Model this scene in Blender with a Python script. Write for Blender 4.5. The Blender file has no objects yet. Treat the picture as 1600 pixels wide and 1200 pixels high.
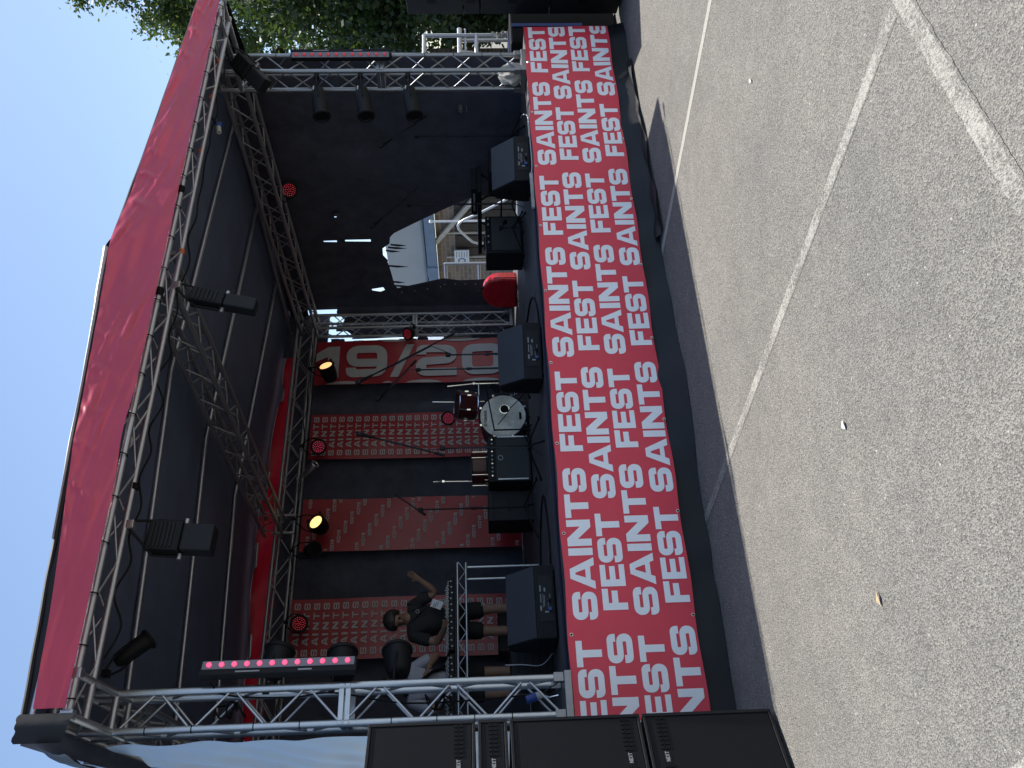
import bpy, bmesh, math, random
from mathutils import Vector, Matrix, noise
from mathutils.geometry import tessellate_polygon
random.seed(7)
SC = bpy.context.scene
COL = SC.collection
V = Vector
PI = math.pi

# ------------------------------------------------------------------ camera, sky, sun, exposure
cam = bpy.data.cameras.new('camera')
cam.lens = 1330 / 1600 * 36
cam.sensor_width = 36
cam.clip_start = 0.05
cam.clip_end = 1500
cam_o = bpy.data.objects.new('camera', cam)
COL.objects.link(cam_o)
yaw, pitch, roll = .5303, -.043, -.0224
fw = V((math.sin(yaw) * math.cos(pitch), math.cos(yaw) * math.cos(pitch), math.sin(pitch)))
rt = V((math.cos(yaw), -math.sin(yaw), 0))
up = rt.cross(fw)
r2 = rt * math.cos(roll) + up * math.sin(roll)
u2 = up * math.cos(roll) - rt * math.sin(roll)
# the phone was held upright but the picture is stored on its side: picture right is down in the place
mx = Matrix((( -u2.x, r2.x, -fw.x), (-u2.y, r2.y, -fw.y), (-u2.z, r2.z, -fw.z))).to_4x4()
mx.translation = V((-7.9383, -6.0, 1.7))
cam_o.matrix_world = mx
SC.camera = cam_o

SUN = V((1.98, .10, 4.25)).normalized()
el = math.asin(SUN.z)
az = math.atan2(SUN.x, SUN.y)
world = bpy.data.worlds.new("World")
SC.world = world
world.use_nodes = True
nt = world.node_tree
nt.nodes.clear()
sky = nt.nodes.new('ShaderNodeTexSky')
sky.sky_type = 'NISHITA'
sky.sun_disc = False
sky.sun_elevation = el
sky.sun_rotation = az
sky.altitude = 50
sky.air_density = 1.0
sky.dust_density = 0.9
sky.ozone_density = 1.3
bg = nt.nodes.new('ShaderNodeBackground')
bg.inputs[1].default_value = 0.105
wo = nt.nodes.new('ShaderNodeOutputWorld')
nt.links.new(sky.outputs[0], bg.inputs[0])
nt.links.new(bg.outputs[0], wo.inputs[0])
sl = bpy.data.lights.new('sun', 'SUN')
sl.energy = 4.2
sl.angle = math.radians(.53)
sl.color = (1, .95, .87)
so = bpy.data.objects.new('sun', sl)
COL.objects.link(so)
so.rotation_euler = SUN.to_track_quat('Z', 'Y').to_euler()
so.location = (10, 0, 25)
SC.view_settings.view_transform = 'Standard'
SC.view_settings.look = 'None'
SC.view_settings.gamma = 1
SC.view_settings.use_curve_mapping = False
SC.view_settings.exposure = 0.95
SC.cycles.max_bounces = 8
SC.cycles.diffuse_bounces = 4

# ------------------------------------------------------------------ materials
M = {}
def mat(name, col, rough=.5, metal=0., var=0., vscale=8., bump=0., bscale=60., spec=.5, trans=0., emit=None, estr=0., coat=0., stretch=None):
    m = bpy.data.materials.new(name)
    m.use_nodes = True
    n = m.node_tree.nodes; l = m.node_tree.links
    b = n['Principled BSDF']
    b.inputs['Base Color'].default_value = (*col, 1)
    b.inputs['Roughness'].default_value = rough
    b.inputs['Metallic'].default_value = metal
    b.inputs['Specular IOR Level'].default_value = spec
    if coat: b.inputs['Coat Weight'].default_value = coat
    tc = n.new('ShaderNodeTexCoord')
    src = tc.outputs['Object']
    if stretch:
        mp = n.new('ShaderNodeMapping'); mp.inputs['Scale'].default_value = stretch
        l.new(src, mp.inputs[0]); src = mp.outputs[0]
    if var:
        t = n.new('ShaderNodeTexNoise'); t.inputs['Scale'].default_value = vscale; t.inputs['Detail'].default_value = 6
        t.inputs['Roughness'].default_value = .65
        l.new(src, t.inputs['Vector'])
        r = n.new('ShaderNodeValToRGB')
        r.color_ramp.elements[0].position = .3; r.color_ramp.elements[1].position = .7
        r.color_ramp.elements[0].color = (*[c * (1 - var) for c in col], 1)
        r.color_ramp.elements[1].color = (*[min(1, c * (1 + var)) for c in col], 1)
        l.new(t.outputs['Fac'], r.inputs[0]); l.new(r.outputs[0], b.inputs['Base Color'])
        mr = n.new('ShaderNodeMapRange'); mr.inputs[3].default_value = max(.05, rough - .12); mr.inputs[4].default_value = min(1, rough + .12)
        l.new(t.outputs['Fac'], mr.inputs[0]); l.new(mr.outputs[0], b.inputs['Roughness'])
    if bump:
        t2 = n.new('ShaderNodeTexNoise'); t2.inputs['Scale'].default_value = bscale; t2.inputs['Detail'].default_value = 4
        l.new(src, t2.inputs['Vector'])
        bp = n.new('ShaderNodeBump'); bp.inputs['Strength'].default_value = bump; bp.inputs['Distance'].default_value = .01
        l.new(t2.outputs['Fac'], bp.inputs['Height']); l.new(bp.outputs[0], b.inputs['Normal'])
    if emit:
        b.inputs['Emission Color'].default_value = (*emit, 1); b.inputs['Emission Strength'].default_value = estr
    if trans:
        o = n['Material Output']; tr = n.new('ShaderNodeBsdfTranslucent'); tr.inputs[0].default_value = (*col, 1)
        mxs = n.new('ShaderNodeMixShader'); mxs.inputs[0].default_value = trans
        l.new(b.outputs[0], mxs.inputs[1]); l.new(tr.outputs[0], mxs.inputs[2]); l.new(mxs.outputs[0], o.inputs[0])
    M[name] = m
    return m

mat('alu', (.52, .54, .57), .40, 1., .14, 14, .15, 120)
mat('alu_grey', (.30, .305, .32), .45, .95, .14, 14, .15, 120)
mat('alu_dull', (.42, .42, .43), .5, .9, .18, 12, .15, 90)
mat('steel', (.45, .46, .47), .4, .9, .2, 9)
mat('chrome', (.82, .83, .85), .12, 1.)
mat('black_plastic', (.009, .0095, .012), .55, 0, .2, 20, .2, 200, spec=.3)
mat('black_metal', (.007, .0075, .009), .6, 0, .2, 20, spec=.25)
mat('black_cloth', (.074, .076, .102), .9, 0, .25, 4, .2, 300, spec=.15)  # black cloth lightened in its base colour to stand for lens veil
mat('black_pvc', (.012, .0122, .0145), .55, 0, .25, 3, .15, 12, spec=.3)
mat('canopy_black', (.105, .128, .195), .62, 0, .2, 2.5, .1, 20, spec=.3)  # bluish lens veil lifted into the base colour of the black sheet
mat('deck_black', (.085, .082, .086), .62, 0, .35, 5, .3, 60)
mat('speaker_black', (.008, .0083, .010), .6, 0, .2, 30, .35, 350, spec=.25)
mat('speaker_skylit', (.034, .038, .047), .55, 0, .12, 30, .25, 350)  # paler copy of the cabinet colour, skylight painted in
mat('red_fascia', (.56, .055, .100), .32, 0, .10, 1.5, .12, 5, trans=.16)
mat('red_rear', (.42, .010, .025), .45, 0, .25, 3, .12, 7, trans=.22)
mat('red_print', (.72, .048, .080), .45, 0, .06, 2, .06, 9)
mat('white_print', (.86, .86, .87), .45, 0, .04, 4)
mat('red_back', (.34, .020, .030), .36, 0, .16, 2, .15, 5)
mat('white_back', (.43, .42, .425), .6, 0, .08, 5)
mat('pale_tarp', (.25, .34, .48), .42, 0, .10, 2.5, .15, 5)  # white sheet; blue sky light and shade are put into its colour
mat('glint_white', (.62, .64, .66), .4, 0, .12, 4)
mat('white_plastic', (.42, .41, .39), .4, 0, .3, 9, .3, 30, trans=.15)
mat('tie_black', (.007, .007, .008), .6, spec=.12)
mat('orange_tape', (.55, .14, .05), .5)
mat('blue_plastic', (.02, .06, .26), .45)
mat('blue_cable', (.008, .010, .030), .5)
mat('white_cable', (.55, .55, .56), .5)
mat('red_case', (.50, .015, .025), .28, 0, .08, 6)
mat('maroon', (.060, .008, .009), .30, 0, .2, 8, coat=.15, spec=.35)
mat('drum_head', (.64, .60, .52), .6, 0, .38, 5, spec=.25)
mat('skin', (.27, .155, .105), .55, 0, .1, 25)
mat('hair', (.02, .015, .012), .5, 0, .3, 60, .4, 200)
mat('tshirt_black', (.017, .017, .019), .85, 0, .2, 12, .3, 40)
mat('shirt_pale', (.36, .36, .42), .85, 0, .12, 12, .4, 30)
mat('card_white', (.6, .62, .63), .4)
mat('print_grey', (.25, .26, .27), .6)
mat('label_grey', (.42, .43, .45), .5)
mat('pink_led', (.9, .1, .25), .3, emit=(1, .09, .20), estr=.62)
mat('red_led', (.8, .05, .08), .3, emit=(1, .06, .09), estr=.5)
mat('dim_led', (.45, .05, .08), .3, emit=(1, .05, .08), estr=.10)
mat('led_face', (.17, .18, .21), .45)
mat('warm_lamp', (1, .75, .4), .3, emit=(1, .58, .20), estr=1.0)
mat('warm_dim', (.9, .6, .3), .3, emit=(1, .5, .2), estr=.75)
mat('pcolor_glow', (1, .2, .1), .3, emit=(1, .2, .12), estr=.5)
mat('cladding', (.36, .375, .375), .6, 0, .05, 1.2)
mat('gutter_blue', (.16, .22, .30), .5, 0, .15, 3)
mat('timber_pale', (.50, .46, .38), .7, 0, .15, 6)
mat('sign_white', (.72, .73, .72), .5)
mat('bark', (.07, .052, .038), .9, 0, .4, 9, .8, 30)
mat('dead_leaf', (.40, .29, .17), .7, 0, .3, 40)
mat('litter_white', (.72, .71, .68), .6, 0, .1, 60)
mat('brass', (.55, .36, .12), .3, 1.)
mat('amp_cloth', (.040, .042, .045), .8, 0, .25, 60, .4, 400)

def grille_mat():
    m = bpy.data.materials.new('speaker_grille'); m.use_nodes = True
    n = m.node_tree.nodes; l = m.node_tree.links; b = n['Principled BSDF']
    tc = n.new('ShaderNodeTexCoord')
    mp = n.new('ShaderNodeMapping'); mp.inputs['Scale'].default_value = (1, 1, 1)
    l.new(tc.outputs['Object'], mp.inputs[0])
    sx = n.new('ShaderNodeSeparateXYZ'); l.new(mp.outputs[0], sx.inputs[0])
    def wave(sock1, sock2, k1, k2):
        a = n.new('ShaderNodeMath'); a.operation = 'MULTIPLY'; a.inputs[1].default_value = k1; l.new(sock1, a.inputs[0])
        c = n.new('ShaderNodeMath'); c.operation = 'MULTIPLY_ADD'; c.inputs[1].default_value = k2; l.new(sock2, c.inputs[0]); l.new(a.outputs[0], c.inputs[2])
        s = n.new('ShaderNodeMath'); s.operation = 'SINE'; l.new(c.outputs[0], s.inputs[0])
        return s.outputs[0]
    k = 2 * PI / .0115
    w1 = wave(sx.outputs[0], sx.outputs[2], k * .866, k * .5)
    w2 = wave(sx.outputs[0], sx.outputs[2], k * .866, -k * .5)
    p = n.new('ShaderNodeMath'); p.operation = 'MULTIPLY'; l.new(w1, p.inputs[0]); l.new(w2, p.inputs[1])
    r = n.new('ShaderNodeValToRGB')
    r.color_ramp.elements[0].position = .05; r.color_ramp.elements[1].position = .30
    r.color_ramp.elements[0].color = (.006, .006, .007, 1); r.color_ramp.elements[1].color = (.014, .015, .019, 1)
    l.new(p.outputs[0], r.inputs[0]); l.new(r.outputs[0], b.inputs['Base Color'])
    b.inputs['Roughness'].default_value = .5; b.inputs['Specular IOR Level'].default_value = .12
    M['grille'] = m
grille_mat()

def asphalt_mat(name, base, line=False):
    m = bpy.data.materials.new(name); m.use_nodes = True
    n = m.node_tree.nodes; l = m.node_tree.links; b = n['Principled BSDF']
    tc = n.new('ShaderNodeTexCoord')
    def tex(kind, scale, detail=4, rough=.6):
        t = n.new('ShaderNodeTexNoise' if kind == 'n' else 'ShaderNodeTexVoronoi')
        t.inputs['Scale'].default_value = scale
        if kind == 'n': t.inputs['Detail'].default_value = detail; t.inputs['Roughness'].default_value = rough
        l.new(tc.outputs['Object'], t.inputs['Vector']); return t
    def ramp(sock, p0, c0, p1, c1):
        r = n.new('ShaderNodeValToRGB'); r.color_ramp.elements[0].position = p0; r.color_ramp.elements[1].position = p1
        r.color_ramp.elements[0].color = (*c0, 1); r.color_ramp.elements[1].color = (*c1, 1); l.new(sock, r.inputs[0]); return r.outputs[0]
    def mul(a, c, mode='MULTIPLY', f=1.):
        x = n.new('ShaderNodeMixRGB'); x.blend_type = mode; x.inputs[0].default_value = f
        l.new(a, x.inputs[1]); l.new(c, x.inputs[2]); return x.outputs[0]
    stones = tex('v', 145)
    sv = n.new('ShaderNodeSeparateColor'); l.new(stones.outputs['Color'], sv.inputs[0])
    grain = ramp(sv.outputs[0], .0, (.60, .595, .59), 1., (1.38, 1.36, 1.31))
    fine = ramp(tex('n', 300, 3).outputs['Fac'], .3, (.66, .66, .66), .7, (1.34, 1.34, 1.34))
    big = ramp(tex('n', .55, 5).outputs['Fac'], .3, (.86, .87, .88), .7, (1.13, 1.12, 1.10))
    mid = ramp(tex('n', 5, 5).outputs['Fac'], .3, (.90, .90, .90), .7, (1.08, 1.08, 1.07))
    c = n.new('ShaderNodeRGB'); c.outputs[0].default_value = (*base, 1)
    col = mul(mul(mul(mul(c.outputs[0], grain), fine), big), mid)
    # rare bright stones
    bs = tex('v', 26)
    sb = n.new('ShaderNodeSeparateColor'); l.new(bs.outputs['Color'], sb.inputs[0])
    gt = n.new('ShaderNodeMath'); gt.operation = 'GREATER_THAN'; gt.inputs[1].default_value = .93; l.new(sb.outputs[1], gt.inputs[0])
    lt = n.new('ShaderNodeMath'); lt.operation = 'LESS_THAN'; lt.inputs[1].default_value = .14; l.new(bs.outputs['Distance'], lt.inputs[0])
    an = n.new('ShaderNodeMath'); an.operation = 'MULTIPLY'; l.new(gt.outputs[0], an.inputs[0]); l.new(lt.outputs[0], an.inputs[1])
    mb_ = n.new('ShaderNodeMixRGB'); mb_.inputs[2].default_value = (.40, .38, .35, 1); l.new(an.outputs[0], mb_.inputs[0]); l.new(col, mb_.inputs[1])
    col = mb_.outputs[0]
    if line:
        wear = tex('n', 46, 6, .75); wear2 = tex('n', 3.0, 4)
        ad = n.new('ShaderNodeMath'); ad.operation = 'MULTIPLY_ADD'; ad.inputs[1].default_value = .55
        l.new(wear2.outputs['Fac'], ad.inputs[0]); l.new(wear.outputs['Fac'], ad.inputs[2])
        ce = n.new('ShaderNodeAttribute'); ce.attribute_name = 'centre'
        a2 = n.new('ShaderNodeMath'); a2.operation = 'MULTIPLY_ADD'; a2.inputs[1].default_value = .55; l.new(ce.outputs['Fac'], a2.inputs[0])
        l.new(ad.outputs[0], a2.inputs[2]); ad = a2
        f = n.new('ShaderNodeMapRange'); f.inputs[1].default_value = line - .10; f.inputs[2].default_value = line + .10
        l.new(ad.outputs[0], f.inputs[0])
        mxl = n.new('ShaderNodeMixRGB'); mxl.inputs[2].default_value = (.38, .37, .335, 1)
        l.new(f.outputs[0], mxl.inputs[0]); l.new(col, mxl.inputs[1]); col = mxl.outputs[0]
    l.new(col, b.inputs['Base Color'])
    b.inputs['Roughness'].default_value = .82
    b.inputs['Specular IOR Level'].default_value = .3
    bp = n.new('ShaderNodeBump'); bp.inputs['Strength'].default_value = 1.0; bp.inputs['Distance'].default_value = .0065
    hh = n.new('ShaderNodeMath'); hh.operation = 'ADD'
    hb = tex('n', 130, 3); l.new(stones.outputs['Distance'], hh.inputs[0]); l.new(hb.outputs['Fac'], hh.inputs[1])
    l.new(hh.outputs[0], bp.inputs['Height']); l.new(bp.outputs[0], b.inputs['Normal'])
    M[name] = m
asphalt_mat('asphalt', (.188, .183, .173))
asphalt_mat('worn_line', (.188, .183, .173), 1.33)
asphalt_mat('fresh_line', (.188, .183, .173), 1.0)

def leaf_mat(name, c0, c1):
    m = bpy.data.materials.new(name); m.use_nodes = True
    n = m.node_tree.nodes; l = m.node_tree.links; b = n['Principled BSDF']
    g = n.new('ShaderNodeNewGeometry')
    r = n.new('ShaderNodeValToRGB'); r.color_ramp.elements[0].color = (*c0, 1); r.color_ramp.elements[1].color = (*c1, 1)
    l.new(g.outputs['Random Per Island'], r.inputs[0]); l.new(r.outputs[0], b.inputs['Base Color'])
    b.inputs['Roughness'].default_value = .5
    tr = n.new('ShaderNodeBsdfTranslucent'); hs = n.new('ShaderNodeMixRGB'); hs.blend_type = 'MULTIPLY'; hs.inputs[0].default_value = 1
    hs.inputs[2].default_value = (1.5, 1.6, .7, 1); l.new(r.outputs[0], hs.inputs[1]); l.new(hs.outputs[0], tr.inputs[0])
    mxs = n.new('ShaderNodeMixShader'); mxs.inputs[0].default_value = .38
    l.new(b.outputs[0], mxs.inputs[1]); l.new(tr.outputs[0], mxs.inputs[2]); l.new(mxs.outputs[0], n['Material Output'].inputs[0])
    M[name] = m
leaf_mat('leaf', (.030, .055, .016), (.075, .11, .032))
leaf_mat('leaf_dark', (.022, .040, .014), (.05, .078, .026))

def brick_mat():
    m = bpy.data.materials.new('brick_wall'); m.use_nodes = True
    n = m.node_tree.nodes; l = m.node_tree.links; b = n['Principled BSDF']
    tc = n.new('ShaderNodeTexCoord'); mp = n.new('ShaderNodeMapping'); mp.inputs['Rotation'].default_value = (0, PI / 2, 0)
    mp2 = n.new('ShaderNodeMapping'); l.new(tc.outputs['Object'], mp2.inputs[0])
    sx = n.new('ShaderNodeSeparateXYZ'); l.new(mp2.outputs[0], sx.inputs[0])
    cb = n.new('ShaderNodeCombineXYZ'); l.new(sx.outputs[1], cb.inputs[0]); l.new(sx.outputs[2], cb.inputs[1])
    t = n.new('ShaderNodeTexBrick'); l.new(cb.outputs[0], t.inputs['Vector'])
    t.inputs['Scale'].default_value = 1; t.inputs['Brick Width'].default_value = .34; t.inputs['Row Height'].default_value = .115
    t.inputs['Mortar Size'].default_value = .012
    t.inputs['Color1'].default_value = (.26, .19, .13, 1); t.inputs['Color2'].default_value = (.17, .125, .09, 1); t.inputs['Mortar'].default_value = (.28, .25, .22, 1)
    l.new(t.outputs[0], b.inputs['Base Color']); b.inputs['Roughness'].default_value = .9
    M['brick_wall'] = m
brick_mat()

# ------------------------------------------------------------------ helpers
def root_loc(o):
    v = V((0, 0, 0))
    while o is not None:
        v += o.location; o = o.parent
    return v

class MB:
    def __init__(s): s.v = []; s.f = []
    def add(s, vs, fs):
        k = len(s.v); s.v += [tuple(v) for v in vs]; s.f += [tuple(i + k for i in f) for f in fs]; return s
    def box(s, c, d, rot=None):
        hx, hy, hz = d[0] / 2, d[1] / 2, d[2] / 2
        vs = [V((x, y, z)) for x in (-hx, hx) for y in (-hy, hy) for z in (-hz, hz)]
        if rot is not None: vs = [rot @ v for v in vs]
        c = V(c)
        return s.add([v + c for v in vs], [(0, 1, 3, 2), (4, 6, 7, 5), (0, 4, 5, 1), (2, 3, 7, 6), (0, 2, 6, 4), (1, 5, 7, 3)])
    def tube(s, p, q, r, n=8, r2=None, cap=True):
        p, q = V(p), V(q); d = (q - p)
        if d.length < 1e-6: return s
        z = d.normalized(); a = z.orthogonal().normalized(); b = z.cross(a); r2 = r if r2 is None else r2
        vs = [p + (a * math.cos(2 * PI * i / n) + b * math.sin(2 * PI * i / n)) * r for i in range(n)] + \
             [q + (a * math.cos(2 * PI * i / n) + b * math.sin(2 * PI * i / n)) * r2 for i in range(n)]
        fs = [(i, (i + 1) % n, n + (i + 1) % n, n + i) for i in range(n)]
        if cap: fs += [tuple(range(n - 1, -1, -1)), tuple(range(n, 2 * n))]
        return s.add(vs, fs)
    def path(s, pts, r, n=6):
        pts = [V(p) for p in pts]; rings = []
        a = None
        for i, p in enumerate(pts):
            d = (pts[min(i + 1, len(pts) - 1)] - pts[max(i - 1, 0)]).normalized()
            if a is None: a = d.orthogonal().normalized()
            a = (a - d * a.dot(d)).normalized(); b = d.cross(a)
            rings.append([p + (a * math.cos(2 * PI * k / n) + b * math.sin(2 * PI * k / n)) * r for k in range(n)])
        vs = [v for rg in rings for v in rg]; fs = []
        for i in range(len(pts) - 1):
            for k in range(n):
                fs.append((i * n + k, i * n + (k + 1) % n, (i + 1) * n + (k + 1) % n, (i + 1) * n + k))
        fs += [tuple(range(n - 1, -1, -1)), tuple((len(pts) - 1) * n + k for k in range(n))]
        return s.add(vs, fs)
    def lathe(s, prof, o, ax, n=20):
        o = V(o); z = V(ax).normalized(); a = z.orthogonal().normalized(); b = z.cross(a)
        vs = []; fs = []
        for r, h in prof:
            vs += [o + z * h + (a * math.cos(2 * PI * k / n) + b * math.sin(2 * PI * k / n)) * max(r, 1e-4) for k in range(n)]
        for i in range(len(prof) - 1):
            for k in range(n): fs.append((i * n + k, i * n + (k + 1) % n, (i + 1) * n + (k + 1) % n, (i + 1) * n + k))
        fs += [tuple(range(n - 1, -1, -1)), tuple((len(prof) - 1) * n + k for k in range(n))]
        return s.add(vs, fs)
    def disc(s, c, ax, r, n=16, sx=1.):
        c = V(c); z = V(ax).normalized(); a = z.orthogonal().normalized(); b = z.cross(a)
        return s.add([c + (a * math.cos(2 * PI * k / n) * sx + b * math.sin(2 * PI * k / n)) * r for k in range(n)], [tuple(range(n))])
    def torus(s, c, ax, R, r, n=16, m=6):
        c = V(c); z = V(ax).normalized(); a = z.orthogonal().normalized(); b = z.cross(a)
        vs = []; fs = []
        for i in range(n):
            t = 2 * PI * i / n; d = a * math.cos(t) + b * math.sin(t)
            for j in range(m):
                w = 2 * PI * j / m; vs.append(c + d * (R + r * math.cos(w)) + z * (r * math.sin(w)))
        for i in range(n):
            for j in range(m): fs.append((i * m + j, ((i + 1) % n) * m + j, ((i + 1) % n) * m + (j + 1) % m, i * m + (j + 1) % m))
        return s.add(vs, fs)
    def prism(s, poly, ax0, d):          # poly: list of 3D points, d: extrusion vector
        d = V(d); n = len(poly); p = [V(x) for x in poly]
        return s.add(p + [x + d for x in p], [tuple(range(n - 1, -1, -1)), tuple(range(n, 2 * n))] + [(i, (i + 1) % n, n + (i + 1) % n, n + i) for i in range(n)])
    def grid(s, fn, nu, nv):
        vs = [fn(i / nu, j / nv) for i in range(nu + 1) for j in range(nv + 1)]
        return s.add(vs, [(i * (nv + 1) + j, (i + 1) * (nv + 1) + j, (i + 1) * (nv + 1) + j + 1, i * (nv + 1) + j + 1) for i in range(nu) for j in range(nv)])
    def build(s, name, m, parent=None, smooth=False, bevel=0., label=None, solid=0.):
        off = root_loc(parent) if parent is not None else V((0, 0, 0))
        me = bpy.data.meshes.new(name)
        me.from_pydata([(v[0] - off.x, v[1] - off.y, v[2] - off.z) for v in s.v], [], s.f)
        me.materials.append(M[m] if isinstance(m, str) else m)
        o = bpy.data.objects.new(name, me); COL.objects.link(o)
        if smooth:
            bm = bmesh.new(); bm.from_mesh(me); bmesh.ops.recalc_face_normals(bm, faces=bm.faces); bm.to_mesh(me); bm.free()
            me.polygons.foreach_set('use_smooth', [True] * len(me.polygons))
            try: me.set_sharp_from_angle(angle=math.radians(40))
            except Exception: pass
        else:
            bm = bmesh.new(); bm.from_mesh(me); bmesh.ops.recalc_face_normals(bm, faces=bm.faces); bm.to_mesh(me); bm.free()
        if bevel:
            md = o.modifiers.new('bevel', 'BEVEL'); md.width = bevel; md.segments = 2; md.limit_method = 'ANGLE'
        if solid:
            md = o.modifiers.new('thickness', 'SOLIDIFY'); md.thickness = solid; md.offset = 0
        if parent is not None: o.parent = parent
        if label: o['label'] = label
        return o

def thing(name, label, cat, loc=(0, 0, 0), rotz=0., group=None):
    o = bpy.data.objects.new(name, None); COL.objects.link(o); o.empty_display_size = .1
    o.location = loc; o.rotation_euler = (0, 0, rotz); o['label'] = label; o['category'] = cat
    if group: o['group'] = group
    return o
def tag(o, label, cat, group=None):
    o['label'] = label; o['category'] = cat
    if group: o['group'] = group
    return o
def struct(o, kind='structure'):
    o['kind'] = kind; return o
def dup(root, label=None, group=None, loc=None, rotz=None):
    def cp(o, par):
        c = o.copy(); COL.objects.link(c)
        if par is not None: c.parent = par
        for ch in list(o.children): cp(ch, c)
        return c
    r = cp(root, None)
    if label: r['label'] = label
    if group: r['group'] = group
    if loc is not None: r.location = loc
    if rotz is not None: r.rotation_euler = (0, 0, rotz)
    return r

UNIT = {}
def unit_tube(m, n=10):
    k = (m, n)
    if k not in UNIT:
        b = MB().tube((0, 0, 0), (0, 0, 1), 1, n)
        me = bpy.data.meshes.new('tube'); me.from_pydata(b.v, [], b.f); me.materials.append(M[m])
        me.polygons.foreach_set('use_smooth', [len(p.vertices) == 4 for p in me.polygons])
        UNIT[k] = me
    return UNIT[k]
def rod(name, p, q, r, m, parent, n=10):
    p, q = V(p), V(q); d = q - p
    o = bpy.data.objects.new(name, unit_tube(m, n)); COL.objects.link(o)
    o.parent = parent
    o.location = p - root_loc(parent)
    o.rotation_mode = 'QUATERNION'; o.rotation_quaternion = d.to_track_quat('Z', 'Y')
    o.scale = (r, r, d.length)
    return o
def nz(x, y, z, s=1.): return noise.noise(V((x * s, y * s, z * s)))

# ------------------------------------------------------------------ lettering
def rnd(pts, r, k=5):
    out = [V((*pts[0], 0))]
    for i in range(1, len(pts) - 1):
        a, b, c = [V((*p, 0)) for p in pts[i - 1:i + 2]]
        rr = min(r, (a - b).length * .5, (c - b).length * .5)
        p, q = b + (a - b).normalized() * rr, b + (c - b).normalized() * rr
        for t in range(k + 1):
            t /= k; out.append(p * (1 - t) ** 2 + b * 2 * t * (1 - t) + q * t * t)
    out.append(V((*pts[-1], 0)))
    return out
def stroke(pts, tx, ty, r=.2, closed=False):
    p = rnd(pts, r); L = []; R = []
    for i in range(len(p)):
        a = p[max(i - 1, 0)]; b = p[min(i + 1, len(p) - 1)]
        if closed and i in (0, len(p) - 1): a, b = p[-2], p[1]
        d = (b - a).normalized(); n = V((-d.y * tx / 2, d.x * ty / 2, 0)); L.append(p[i] + n); R.append(p[i] - n)
    return [([L[i], L[i + 1], R[i + 1], R[i]], []) for i in range(len(p) - 1)]
def pg(*pts): return [([V((x, y, 0)) for x, y in pts], [])]
TX, TY = .30, .245
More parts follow.
